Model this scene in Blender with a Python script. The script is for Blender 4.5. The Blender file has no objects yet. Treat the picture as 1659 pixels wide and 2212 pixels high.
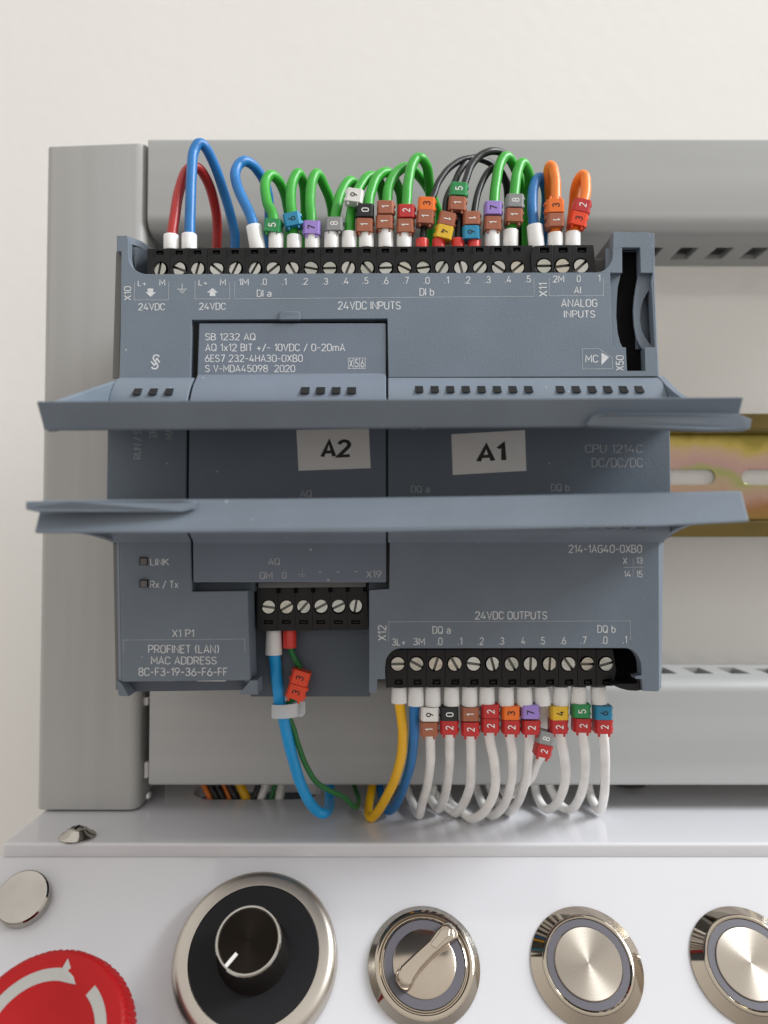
import bpy, bmesh, math, random
from mathutils import Vector, Matrix
from mathutils.geometry import tessellate_polygon

random.seed(7)
U = 0.001                       # code works in millimetres, scene in metres
scene = bpy.context.scene
col = scene.collection

# ------------------------------------------------------------------ camera
FPX, PITCH, CAMD = 1662.0, math.radians(2.0), 154.0
cd = bpy.data.cameras.new("camera"); cam = bpy.data.objects.new("camera", cd); col.objects.link(cam)
cam.location = (0, -CAMD*U, 0); cam.rotation_euler = (math.radians(90)+PITCH, 0, 0)
cd.sensor_fit = 'HORIZONTAL'; cd.sensor_width = 36.0; cd.lens = FPX/1659*36.0
cd.clip_start = 0.005; cd.clip_end = 20
cd.dof.use_dof = True; cd.dof.focus_distance = 0.163; cd.dof.aperture_fstop = 18
scene.camera = cam
# ------------------------------------------------------------------ world and lights
w = bpy.data.worlds.new("World"); scene.world = w; w.use_nodes = True
bg = w.node_tree.nodes["Background"]
# a plain room: bright ceiling, mid walls, dim floor
_tc0 = w.node_tree.nodes.new("ShaderNodeTexCoord"); _sp = w.node_tree.nodes.new("ShaderNodeSeparateXYZ"); _mr = w.node_tree.nodes.new("ShaderNodeMapRange")
_mr.inputs[1].default_value = -1; _mr.inputs[2].default_value = 1
_rp = w.node_tree.nodes.new("ShaderNodeValToRGB"); _e = _rp.color_ramp.elements
_e[0].position = .25; _e[0].color = (.40, .36, .33, 1); _e[1].position = .92; _e[1].color = (.95, .925, .89, 1)
_x = _e.new(.55); _x.color = (.72, .68, .635, 1)
w.node_tree.links.new(_tc0.outputs["Generated"], _sp.inputs[0]); w.node_tree.links.new(_sp.outputs[2], _mr.inputs[0])
w.node_tree.links.new(_mr.outputs[0], _rp.inputs[0]); w.node_tree.links.new(_rp.outputs[0], bg.inputs[0])
bg.inputs[1].default_value = 0.88
def area(name, loc, target, size, power, color):
    l = bpy.data.lights.new(name, 'AREA'); l.shape = 'RECTANGLE'; l.size, l.size_y = size
    l.energy = power; l.color = color
    o = bpy.data.objects.new(name, l); col.objects.link(o); o.location = loc
    o.rotation_euler = (Vector(target)-Vector(loc)).to_track_quat('-Z', 'Y').to_euler()
    return o
area("window_light", (1.75, -0.45, 1.45), (0, 0, -.02), (0.95, 0.85), 52, (0.93, 0.97, 1.0))
scene.view_settings.view_transform = 'Standard'; scene.view_settings.look = 'None'
scene.view_settings.exposure = 0.20; scene.view_settings.gamma = 1.0
scene.cycles.max_bounces = 10; scene.cycles.transparent_max_bounces = 16

# ------------------------------------------------------------------ materials
def mat(name, color, rough=0.5, metal=0.0, bump=0.0, bscale=2000, spec=0.5, coat=0.0, var=0.0, vscale=60, stretch=None, specks=0.0, ior=1.5, sss=0.0, trans=0.0):
    m = bpy.data.materials.new(name); m.use_nodes = True
    nt = m.node_tree; b = nt.nodes["Principled BSDF"]
    b.inputs["Base Color"].default_value = (*color, 1); b.inputs["Roughness"].default_value = rough
    b.inputs["Metallic"].default_value = metal; b.inputs["IOR"].default_value = ior
    b.inputs["Specular IOR Level"].default_value = spec; b.inputs["Coat Weight"].default_value = coat
    b.inputs["Transmission Weight"].default_value = trans
    if sss: b.inputs["Subsurface Weight"].default_value = sss; b.inputs["Subsurface Scale"].default_value = 0.003; b.inputs["Subsurface Radius"].default_value = (1, 1, 1)
    tc = nt.nodes.new("ShaderNodeTexCoord")
    if bump:
        n = nt.nodes.new("ShaderNodeTexNoise"); n.inputs["Scale"].default_value = bscale; n.inputs["Detail"].default_value = 3
        nt.links.new(tc.outputs["Object"], n.inputs["Vector"])
        bp = nt.nodes.new("ShaderNodeBump"); bp.inputs["Strength"].default_value = bump; bp.inputs["Distance"].default_value = 0.0001
        nt.links.new(n.outputs["Fac"], bp.inputs["Height"]); nt.links.new(bp.outputs["Normal"], b.inputs["Normal"])
    if var:
        n2 = nt.nodes.new("ShaderNodeTexNoise"); n2.inputs["Scale"].default_value = vscale; n2.inputs["Detail"].default_value = 5
        if stretch:
            mp = nt.nodes.new("ShaderNodeMapping"); mp.inputs["Scale"].default_value = stretch
            nt.links.new(tc.outputs["Object"], mp.inputs[0]); nt.links.new(mp.outputs[0], n2.inputs["Vector"])
        else: nt.links.new(tc.outputs["Object"], n2.inputs["Vector"])
        r = nt.nodes.new("ShaderNodeValToRGB")
        r.color_ramp.elements[0].position = 0.3; r.color_ramp.elements[1].position = 0.7
        r.color_ramp.elements[0].color = (*[c*(1-var) for c in color], 1); r.color_ramp.elements[1].color = (*[min(1, c*(1+var)) for c in color], 1)
        nt.links.new(n2.outputs["Fac"], r.inputs["Fac"]); nt.links.new(r.outputs["Color"], b.inputs["Base Color"])
        if specks:                     # sparse pale dust specks
            vo = nt.nodes.new("ShaderNodeTexVoronoi"); vo.inputs["Scale"].default_value = 230; nt.links.new(tc.outputs["Object"], vo.inputs["Vector"])
            lt = nt.nodes.new("ShaderNodeMath"); lt.operation = 'LESS_THAN'; lt.inputs[1].default_value = specks; nt.links.new(vo.outputs["Distance"], lt.inputs[0])
            sc_ = nt.nodes.new("ShaderNodeSeparateColor"); nt.links.new(vo.outputs["Color"], sc_.inputs[0])
            gt = nt.nodes.new("ShaderNodeMath"); gt.operation = 'GREATER_THAN'; gt.inputs[1].default_value = .72; nt.links.new(sc_.outputs[0], gt.inputs[0])
            ml = nt.nodes.new("ShaderNodeMath"); ml.operation = 'MULTIPLY'; nt.links.new(lt.outputs[0], ml.inputs[0]); nt.links.new(gt.outputs[0], ml.inputs[1])
            ms = nt.nodes.new("ShaderNodeMath"); ms.operation = 'MULTIPLY'; ms.inputs[1].default_value = .7; nt.links.new(ml.outputs[0], ms.inputs[0])
            mx = nt.nodes.new("ShaderNodeMix"); mx.data_type = 'RGBA'; nt.links.new(ms.outputs[0], mx.inputs[0]); nt.links.new(r.outputs["Color"], mx.inputs[6]); mx.inputs[7].default_value = (.6,.62,.64,1)
            nt.links.new(mx.outputs[2], b.inputs["Base Color"])
        mr = nt.nodes.new("ShaderNodeMapRange"); mr.inputs[3].default_value = max(0.02, rough-0.06); mr.inputs[4].default_value = rough+0.06
        nt.links.new(n2.outputs["Fac"], mr.inputs[0]); nt.links.new(mr.outputs[0], b.inputs["Roughness"])
    return m
M = dict(
 slate=mat("slate_plastic", (.176,.211,.254), .58, spec=.22, bump=.5, bscale=2600, var=.07, vscale=70, specks=.045),
 slate_dark=mat("slate_plastic_shaded", (.075,.095,.12), .6, bump=.3, bscale=3000),  # darker slate for recesses, their shade put into the colour
 rear=mat("grey_plastic_rear", (.16,.162,.16), .6, bump=.2),
 board=mat("signal_board_plastic", (.174,.205,.254), .56, spec=.25, bump=.4, bscale=2800, var=.06, specks=.05),
 black=mat("black_plastic", (.011,.011,.012), .4, spec=.32, bump=.3, bscale=1500),
 void=mat("cavity_shade_plastic", (.004,.004,.005), .8, spec=.08),  # near-black, stands in for the shade inside slots and cavities
 ledw=mat("led_window_plastic", (.13,.12,.115), .3),
 duct=mat("grey_duct_plastic", (.425,.432,.43), .38, bump=.15, bscale=500, var=.05, vscale=160, stretch=(.06,1,1), specks=.03),
 duct_v=mat("grey_duct_plastic_upright", (.425,.425,.415), .36, bump=.15, bscale=500, var=.06, vscale=160, stretch=(1,1,.05), specks=.03),
 white=mat("white_acrylic", (.665,.665,.695), .06, sss=.35, bump=.03, bscale=60, var=.012, vscale=12, specks=.035),
 wall=mat("painted_wall", (.865,.85,.82), .8, bump=1.0, bscale=180, var=.025, vscale=5),
 ferrule=mat("white_ferrule_plastic", (.88,.875,.86), .28, sss=.25, var=.03, vscale=300),
 ferrule_red=mat("red_ferrule_plastic", (.72,.045,.035), .3, var=.06, vscale=400),
 steel=mat("zinc_screw_steel", (.62,.63,.60), .27, 1.0, bump=1.6, bscale=1100, var=.25, vscale=700),
 chrome=mat("polished_warm_chrome", (.50,.44,.365), .05, 1.0, var=.05, vscale=100),
 chrome_cool=mat("polished_chrome", (.46,.435,.395), .07, 1.0, var=.08, vscale=150),
 satin=mat("satin_aluminium", (.54,.495,.44), .34, 1.0, var=.05, vscale=60),
 lever=mat("lever_metal", (.50,.43,.355), .17, 1.0, var=.06, vscale=120),
 greyring=mat("grey_ring_plastic", (.115,.11,.13), .45, bump=.3, bscale=3000, var=.05),
 blackdisc=mat("matt_black_plate", (.013,.013,.015), .5, spec=.18, bump=.3, bscale=2500, var=.1),
 knob=mat("black_knob", (.012,.010,.009), .22, var=.1),
 red=mat("red_button_plastic", (.38,.006,.008), .5, spec=.25, bump=.25, bscale=2500, var=.06, vscale=80),
 print_=mat("light_grey_print", (.64,.655,.67), .6, var=.15, vscale=1200),
 print_dim=mat("darker_grey_print", (.40,.42,.45), .6, var=.15, vscale=1200),  # darker grey for bracket lines, middle and board lettering
 printw=mat("white_print", (.85,.84,.82), .5, var=.03, vscale=900),
 printk=mat("black_print", (.012,.012,.012), .45, var=.05, vscale=900),
 sticker=mat("paper_sticker", (.92,.90,.88), .55, var=.04, vscale=120),
 arrow=mat("grey_arrow_print", (.40,.385,.365), .5, var=.03),
 tie=mat("clear_nylon", (.78,.83,.86), .2, trans=.35, sss=0, var=.03, vscale=200),
)
def plast(name, c, r=.38): return mat(name, c, r, bump=.35, bscale=1500, var=.11, vscale=170)
MK = dict(white=plast("marker_white", (.78,.77,.74)), black=plast("marker_black", (.015,.015,.017)), brown=plast("marker_brown", (.36,.12,.065)),
 red=plast("marker_red", (.50,.028,.028)), orange=plast("marker_orange", (.83,.17,.02)), yellow=plast("marker_yellow", (.76,.47,.03)),
 green=plast("marker_green", (.025,.26,.08)), blue=plast("marker_blue", (.02,.24,.42)), violet=plast("marker_violet", (.34,.23,.62)),
 grey=plast("marker_grey", (.27,.28,.28)), flame=plast("marker_flame", (.78,.06,.015)))
WM = dict(red=plast("wire_red", (.42,.022,.02)), blue=plast("wire_blue", (.012,.17,.47)), green=plast("wire_green", (.035,.37,.03)),
 black=plast("wire_black", (.009,.009,.010), .42), orange=plast("wire_orange", (.88,.22,.02)), yellow=plast("wire_yellow", (.86,.47,.005)),
 white=plast("wire_white", (.87,.85,.825), .3), sky=plast("wire_sky_blue", (.01,.34,.76), .3), thin_green=plast("wire_dark_green", (.015,.16,.035)),
 darkwhite=plast("wire_cream", (.72,.70,.66)))
def vary_per_object(m, cols):
    nt = m.node_tree; b = nt.nodes["Principled BSDF"]; oi = nt.nodes.new("ShaderNodeObjectInfo"); r = nt.nodes.new("ShaderNodeValToRGB")
    r.color_ramp.elements[0].color = (*cols[0], 1); r.color_ramp.elements[1].color = (*cols[-1], 1)
    x = r.color_ramp.elements.new(.5); x.color = (*cols[1], 1)
    nt.links.new(oi.outputs["Random"], r.inputs[0]); nt.links.new(r.outputs[0], b.inputs["Base Color"])
    tc = next(n for n in nt.nodes if n.bl_idname == "ShaderNodeTexCoord"); add = nt.nodes.new("ShaderNodeVectorMath"); add.operation = 'ADD'
    nt.links.new(tc.outputs["Object"], add.inputs[0]); nt.links.new(oi.outputs["Random"], add.inputs[1])
    for n in nt.nodes:
        if n.bl_idname == "ShaderNodeTexNoise": nt.links.new(add.outputs[0], n.inputs["Vector"])
vary_per_object(M['steel'], [(.60,.60,.57), (.48,.50,.46), (.60,.56,.48)])
M['steel_dark'] = mat("slot_shade_steel", (.16,.16,.15), .4, 1.0)  # slot floors darkened in colour so the slots look shaded
DIGW = {'black','brown','red','green','grey'}    # markers that carry white figures

def radial_steel(name, color, rough, aniso):
    m = mat(name, color, rough, 1.0); nt = m.node_tree; b = nt.nodes["Principled BSDF"]
    b.inputs["Anisotropic"].default_value = aniso
    t = nt.nodes.new("ShaderNodeTangent"); t.direction_type = 'RADIAL'; t.axis = 'Z'
    nt.links.new(t.outputs[0], b.inputs["Tangent"])
    tc = nt.nodes.new("ShaderNodeTexCoord"); sp = nt.nodes.new("ShaderNodeSeparateXYZ"); nt.links.new(tc.outputs["Object"], sp.inputs[0])
    ln = nt.nodes.new("ShaderNodeVectorMath"); ln.operation = 'LENGTH'; nt.links.new(tc.outputs["Object"], ln.inputs[0])
    n = nt.nodes.new("ShaderNodeTexNoise"); n.noise_dimensions = '1D'; n.inputs["Scale"].default_value = 9000; nt.links.new(ln.outputs["Value"], n.inputs["W"])
    mr = nt.nodes.new("ShaderNodeMapRange"); mr.inputs[3].default_value = rough-.05; mr.inputs[4].default_value = rough+.08
    nt.links.new(n.outputs["Fac"], mr.inputs[0]); nt.links.new(mr.outputs[0], b.inputs["Roughness"])
    return m
M['spun'] = radial_steel("spun_steel", (.50,.45,.39), .27, .85)
M['spunblack'] = radial_steel("spun_black", (.020,.016,.013), .38, .6)

def rail_mat(name, ramp, rough):
    # passivation film: its tint drifts across the section and in blotches along it
    m = mat(name, (.5,.4,.15), rough, 1.0, bump=.4, bscale=500); nt = m.node_tree; b = nt.nodes["Principled BSDF"]
    tc = nt.nodes.new("ShaderNodeTexCoord"); sp = nt.nodes.new("ShaderNodeSeparateXYZ"); nt.links.new(tc.outputs["Object"], sp.inputs[0])
    n = nt.nodes.new("ShaderNodeTexNoise"); n.inputs["Scale"].default_value = 42; n.inputs["Detail"].default_value = 6; n.inputs["Distortion"].default_value = 1.2
    nt.links.new(tc.outputs["Object"], n.inputs["Vector"])
    mr = nt.nodes.new("ShaderNodeMapRange"); mr.inputs[1].default_value = -.0128; mr.inputs[2].default_value = .0128; nt.links.new(sp.outputs[2], mr.inputs[0])
    md = nt.nodes.new("ShaderNodeMath"); md.operation = 'MULTIPLY_ADD'; md.inputs[1].default_value = .55; nt.links.new(n.outputs["Fac"], md.inputs[0]); 
    ad = nt.nodes.new("ShaderNodeMath"); ad.operation = 'SUBTRACT'; ad.inputs[1].default_value = .27; nt.links.new(mr.outputs[0], md.inputs[2]); nt.links.new(md.outputs[0], ad.inputs[0])
    r = nt.nodes.new("ShaderNodeValToRGB"); e = r.color_ramp.elements
    e[0].position, e[0].color = ramp[0][0], (*ramp[0][1], 1); e[1].position, e[1].color = ramp[-1][0], (*ramp[-1][1], 1)
    for p, c in ramp[1:-1]:
        x = e.new(p); x.color = (*c, 1)
    nt.links.new(ad.outputs[0], r.inputs["Fac"]); nt.links.new(r.outputs["Color"], b.inputs["Base Color"])
    return m
M['rail'] = rail_mat("yellow_passivated_zinc", [(0,(.30,.21,.06)),(.16,(.33,.17,.08)),(.32,(.44,.29,.23)),(.45,(.43,.34,.22)),(.55,(.33,.35,.14)),(.64,(.47,.30,.28)),(.78,(.50,.36,.26)),(.88,(.48,.38,.11)),(1,(.30,.25,.06))], .26)
M['rail_edge'] = rail_mat("zinc_edge_dark_reflection", [(0,(.15,.11,.04)),(.5,(.17,.13,.05)),(1,(.09,.075,.035))], .24)  # flange colour darkened to stand in for the dark surroundings it mirrors
def clear_mat():
    m = bpy.data.materials.new("clear_acrylic"); m.use_nodes = True; nt = m.node_tree; nt.nodes.clear()
    out = nt.nodes.new("ShaderNodeOutputMaterial"); mix = nt.nodes.new("ShaderNodeMixShader")
    t = nt.nodes.new("ShaderNodeBsdfTransparent"); t.inputs[0].default_value = (.93,.92,.90,1)
    g = nt.nodes.new("ShaderNodeBsdfGlossy"); g.inputs["Roughness"].default_value = .03
    f = nt.nodes.new("ShaderNodeFresnel"); f.inputs[0].default_value = 1.75
    nt.links.new(f.outputs[0], mix.inputs[0]); nt.links.new(t.outputs[0], mix.inputs[1]); nt.links.new(g.outputs[0], mix.inputs[2])
    df = nt.nodes.new("ShaderNodeBsdfDiffuse"); df.inputs[0].default_value = (.90,.875,.845,1); m2 = nt.nodes.new("ShaderNodeMixShader"); m2.inputs[0].default_value = .35  # pale diffuse share lightens the sheet in place of missing reflections
    nt.links.new(t.outputs[0], m2.inputs[1]); nt.links.new(df.outputs[0], m2.inputs[2]); nt.links.new(m2.outputs[0], mix.inputs[1])
    nt.links.new(mix.outputs[0], out.inputs[0]); return m
M['clear'] = clear_mat()

# ------------------------------------------------------------------ helpers
def raydir(px, py):
    cx = (px-829.5)/FPX; cy = -(py-1106.0)/FPX
    return Vector((cx, math.cos(PITCH)-cy*math.sin(PITCH), math.sin(PITCH)+cy*math.cos(PITCH)))
def P(px, py, Y):
    d = raydir(px, py); t = (Y+CAMD)/d.y
    return Vector((d.x*t, Y, d.z*t))
def PP(px, py, pt, n):
    d = raydir(px, py); o = Vector((0, -CAMD, 0)); t = (Vector(pt)-o).dot(n)/d.dot(n)
    return o+d*t
def line_plane(py0, Y0, py1, Y1):
    a = P(829.5, py0, Y0); b = P(829.5, py1, Y1); d = (b-a); n = Vector((0, d.z, -d.y)).normalized()
    return lambda px, py, off=0.0: PP(px, py, a, n)+Vector((0, off, 0))
TOP = line_plane(508, 3.0, 815, 0.0)
LOW = line_plane(1165, -1.8, 1490, 1.0)
CEN = lambda px, py, off=0.0: P(px, py, -6.0)+Vector((0, off, 0))
def conv(ox, oy, k):            # crop pixel -> picture pixel
    k = k/1.15732; return lambda x, y: (ox/1.15732+k*x, oy/1.15732+k*y)
z1 = conv(360, 320, 600/1659); z2 = conv(900, 360, 600/1659); z3 = conv(600, 1640, 540/1659); z4 = conv(960, 1680, 640/1659)
zt = conv(260, 680, 700/1659); zr = conv(940, 680, 760/1659); z6 = conv(40, 960, 760/1659); z7 = conv(680, 960, 620/1659)
z8 = conv(1260, 900, 660/1659); zA = conv(240, 1320, 740/1659); zB = conv(900, 1340, 800/1659); z5 = conv(1440, 560, 280/1548)
zs = conv(0, 1640, 620/1659); zc = conv(780, 420, 320/1659); zl = conv(340, 860, 100/1659); zbt = conv(1300, 2240, 320/1659)
zsel = conv(900, 2240, 320/1659); zpot = conv(420, 2160, 440/1659); zes = conv(0, 2160, 420/1659); zC = conv(1480, 1560, 240/1659)

ORG = {}
def link(o, parent, origin):
    col.objects.link(o); ORG[o.name] = origin.copy()
    if parent is not None:
        o.parent = parent; o.location = (origin-ORG[parent.name])*U
    else: o.location = origin*U
    return o
def tag(o, label=None, cat=None, group=None, kind=None):
    for k, v in (('label', label), ('category', cat), ('group', group), ('kind', kind)):
        if v: o[k] = v
    return o
def empty(name, origin):
    o = bpy.data.objects.new(name, None); o.empty_display_size = .005; return link(o, None, Vector(origin))
class MB:
    def __init__(s): s.v = []; s.f = []
    def add(s, vs, fs):
        n = len(s.v); s.v += [Vector(v) for v in vs]; s.f += [tuple(i+n for i in f) for f in fs]; return s
    def box(s, a, b):
        x0,y0,z0 = a; x1,y1,z1 = b
        return s.add([(x0,y0,z0),(x1,y0,z0),(x1,y1,z0),(x0,y1,z0),(x0,y0,z1),(x1,y0,z1),(x1,y1,z1),(x0,y1,z1)],
                     [(0,3,2,1),(4,5,6,7),(0,1,5,4),(1,2,6,5),(2,3,7,6),(3,0,4,7)])
    def loft(s, A, B, caps=True):     # A front ring, B back ring
        n = len(A); fs = [(i,(i+1)%n,(i+1)%n+n,i+n) for i in range(n)]
        if caps: fs += [tuple(range(n))[::-1], tuple(range(n, 2*n))]
        return s.add(list(A)+list(B), fs)
    def plate(s, loops, thick):       # loops: outer then holes, as 3-D points on a face looking at -Y; straight back by thick
        n0 = len(s.v); allp = [p for l in loops for p in l]; N = len(allp)
        s.v += [Vector(p) for p in allp]+[Vector(p)+Vector((0, thick, 0)) for p in allp]
        if len(loops) == 1: tris = [tuple(range(N))]
        else: tris = [tuple(t) for t in tessellate_polygon([[Vector((p[0], p[2], 0)) for p in l] for l in loops])]
        for t in tris:
            s.f.append(tuple(n0+i for i in t)); s.f.append(tuple(n0+N+i for i in reversed(t)))
        k = 0
        for l in loops:
            n = len(l)
            for i in range(n):
                a, b = k+i, k+(i+1) % n; s.f.append((n0+a, n0+b, n0+N+b, n0+N+a))
            k += n
        return s
    def tube(s, path, r, n=12):
        path = [Vector(p) for p in path]; rings = []; up = None
        for i, p in enumerate(path):
            t = (path[min(i+1, len(path)-1)]-path[max(i-1, 0)]).normalized()
            if up is None: up = t.orthogonal().normalized()
            up = (up-t*up.dot(t)).normalized(); side = t.cross(up)
            rr = r(i/(len(path)-1)) if callable(r) else r
            rings.append([p+(up*math.cos(a)+side*math.sin(a))*rr for a in [2*math.pi*j/n for j in range(n)]])
        n0 = len(s.v)
        for rg in rings: s.v += rg
        for i in range(len(rings)-1):
            for j in range(n): s.f.append((n0+i*n+j, n0+i*n+(j+1)%n, n0+(i+1)*n+(j+1)%n, n0+(i+1)*n+j))
        s.f.append(tuple(n0+j for j in range(n))[::-1]); s.f.append(tuple(n0+(len(rings)-1)*n+j for j in range(n)))
        return s
    def lathe(s, prof, n=48, M4=None, wob=None):     # profile (r,h) round local Z
        n0 = len(s.v); M4 = M4 or Matrix()
        for (r, h) in prof:
            for j in range(n):
                a = 2*math.pi*j/n; rr = r*(wob(a, r, h) if wob else 1)
                s.v.append(M4 @ Vector((rr*math.cos(a), rr*math.sin(a), h)))
        for i in range(len(prof)-1):
            for j in range(n): s.f.append((n0+i*n+j, n0+i*n+(j+1)%n, n0+(i+1)*n+(j+1)%n, n0+(i+1)*n+j))
        s.f.append(tuple(n0+j for j in range(n))[::-1]); s.f.append(tuple(n0+(len(prof)-1)*n+j for j in range(n)))
        return s
    def build(s, name, m, parent=None, bevel=0, smooth=False, origin=None, rot=None, seg=2):
        if origin is None:
            lo = Vector([min(v[i] for v in s.v) for i in range(3)]); hi = Vector([max(v[i] for v in s.v) for i in range(3)]); origin = (lo+hi)/2
        inv = rot.to_3x3().inverted() if rot else None
        me = bpy.data.meshes.new(name)
        me.from_pydata([((inv @ (v-origin)) if inv else (v-origin))*U for v in s.v], [], s.f)
        bm = bmesh.new(); bm.from_mesh(me); bmesh.ops.recalc_face_normals(bm, faces=bm.faces); bm.to_mesh(me); bm.free()
        if smooth:
            me.shade_smooth()
            if smooth != 'all': me.set_sharp_from_angle(angle=math.radians(38))
        me.materials.append(m); o = bpy.data.objects.new(name, me); link(o, parent, origin)
        if rot: o.rotation_euler = rot.to_euler()
        if bevel:
            b = o.modifiers.new("bevel", 'BEVEL'); b.width = bevel*U; b.segments = seg; b.limit_method = 'ANGLE'; b.angle_limit = math.radians(35); b.use_clamp_overlap = True
        return o
def arc(cx, cy, rx, ry, a0, a1, n=8):
    return [(cx+rx*math.cos(math.radians(a0+(a1-a0)*i/n)), cy+ry*math.sin(math.radians(a0+(a1-a0)*i/n))) for i in range(n+1)]
def on(plane, pts, off=0.0): return [plane(x, y, off) for x, y in pts]
def xprof(mb, yz, x0, x1):      # closed (Y,Z) profile extruded along X
    return mb.loft([Vector((x0, y, z)) for y, z in yz], [Vector((x1, y, z)) for y, z in yz])
def crom(pts, k=8):
    pts = [Vector(p) for p in pts]; p = [2*pts[0]-pts[1]]+pts+[2*pts[-1]-pts[-2]]; out = []
    for i in range(1, len(p)-2):
        for j in range(k):
            t = j/k; a, b, c, d = p[i-1], p[i], p[i+1], p[i+2]
            out.append(.5*((2*b)+(c-a)*t+(2*a-5*b+4*c-d)*t*t+(3*b-a-3*c+d)*t**3))
    return out+[pts[-1]]

# lettering: a plain single-stroke technical alphabet built as flat raised ribbons
def A_(cx, cy, rx, ry, a0, a1, n=7): return [(cx+rx*math.cos(math.radians(a0+(a1-a0)*i/n)), cy+ry*math.sin(math.radians(a0+(a1-a0)*i/n))) for i in range(n+1)]
def ring_(x0, x1, y0, y1, r):
    p = A_(x1-r, y1-r, r, r, 0, 90, 5)+A_(x0+r, y1-r, r, r, 90, 180, 5)+A_(x0+r, y0+r, r, r, 180, 270, 5)+A_(x1-r, y0+r, r, r, 270, 360, 5)
    q = [p[0]]
    for v in p[1:]:
        if math.hypot(v[0]-q[-1][0], v[1]-q[-1][1]) > 1e-4: q.append(v)
    if math.hypot(q[0][0]-q[-1][0], q[0][1]-q[-1][1]) < 1e-4: q.pop()
    return q+['closed']
G = {
 '0': (.50, [ring_(0,.5,0,1,.25)]), 'O': (.54, [ring_(0,.54,0,1,.26)]), 'Q': (.56, [ring_(0,.54,0,1,.26), [(.32,.24),(.58,-.04)]]),
 'C': (.50, [A_(.26,.74,.26,.26,5,180)+A_(.26,.26,.26,.26,180,355)]),
 'G': (.52, [A_(.26,.74,.26,.26,15,180)+A_(.26,.26,.26,.26,180,360)+[(.52,.48),(.28,.48)]]),
 'D': (.52, [[(0,0),(0,1)]+A_(.24,.72,.28,.28,90,0)+A_(.24,.28,.28,.28,0,-90)+['closed']]),
 'S': (.50, [A_(.25,.75,.24,.25,15,270)+A_(.25,.25,.25,.25,90,-165)[1:]]),
 '2': (.50, [A_(.25,.74,.25,.26,170,-35)+[(0,0),(.52,0)]]),
 '3': (.50, [A_(.24,.76,.23,.24,160,-90)+[(.16,.52)], A_(.24,.26,.26,.26,90,-160)]),
 '4': (.56, [[(.30,1),(0,.24),(.56,.24)],[(.40,.5),(.40,0)]]),
 '5': (.50, [[(.46,1),(.06,1),(.04,.55)]+A_(.24,.31,.26,.31,120,-155)]),
 '6': (.50, [ring_(0,.5,0,.56,.25), [(.03,.40),(.34,1)]]), '9': (.50, [ring_(0,.5,.44,1,.25), [(.47,.60),(.16,0)]]),
 '7': (.48, [[(0,1),(.48,1),(.16,0)]]), '8': (.50, [ring_(.03,.47,.53,1,.21), ring_(0,.5,0,.52,.24)]),
 '1': (.22, [[(0,.76),(.2,1),(.2,0)]]), 'A': (.56, [[(0,0),(.28,1),(.56,0)],[(.10,.30),(.46,.30)]]),
 'B': (.50, [[(0,.53),(0,1)]+A_(.24,.765,.22,.235,90,-90)+['closed'], [(0,.52),(0,0)]+A_(.25,.26,.26,.26,-90,90)+['closed']]),
 'E': (.42, [[(.44,1),(0,1),(0,0),(.44,0)],[(.02,.52),(.38,.52)]]), 'F': (.42, [[(.44,1),(0,1),(0,0)],[(.02,.5),(.38,.5)]]),
 'H': (.52, [[(0,0),(0,1)],[(.52,0),(.52,1)],[(.02,.52),(.5,.52)]]), 'I': (.02, [[(0,0),(0,1)]]), 'K': (.52, [[(0,0),(0,1)],[(.5,1),(.02,.42)],[(.17,.58),(.54,0)]]),
 'L': (.42, [[(0,1),(0,0),(.42,0)]]), 'M': (.64, [[(0,0),(0,1),(.32,.34),(.64,1),(.64,0)]]), 'N': (.54, [[(0,0),(0,1),(.54,0),(.54,1)]]),
 'P': (.50, [[(0,0),(0,1)]+A_(.25,.73,.27,.27,90,-90)+[(.03,.46)]]), 'R': (.52, [[(0,0),(0,1)]+A_(.25,.73,.27,.27,90,-90)+[(.03,.46)], [(.26,.44),(.52,0)]]),
 'T': (.50, [[(0,1),(.5,1)],[(.25,.97),(.25,0)]]), 'U': (.52, [[(0,1)]+A_(.26,.26,.26,.26,180,360)+[(.52,1)]]), 'V': (.54, [[(0,1),(.27,0),(.54,1)]]),
 'X': (.52, [[(0,0),(.52,1)],[(0,1),(.52,0)]]), 'a': (.42, [[(.42,0)]+A_(.21,.48,.21,.20,0,150), ring_(0,.42,0,.38,.17)]),
 'b': (.44, [[(0,0),(0,1)], ring_(0,.44,0,.66,.21)]), 'm': (.70, [[(0,0),(0,.68)],[(.0,.46)]+A_(.175,.50,.175,.18,180,0)+[(.35,0)],[(.35,.46)]+A_(.525,.50,.175,.18,180,0)+[(.70,0)]]),
 'x': (.42, [[(0,0),(.42,.68)],[(0,.68),(.42,0)]]), '+': (.50, [[(0,.36),(.50,.36)],[(.25,.08),(.25,.64)]]), '-': (.36, [[(0,.45),(.36,.45)]]),
 '/': (.40, [[(0,-.08),(.42,1.05)]]), '(': (.20, [A_(.3,.5,.28,.62,120,240)]), ')': (.20, [A_(-.1,.5,.28,.62,60,-60)]), '.': (.10, [[(0,.05),(.10,.05)]]), ' ': (.18, []),
}
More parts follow.
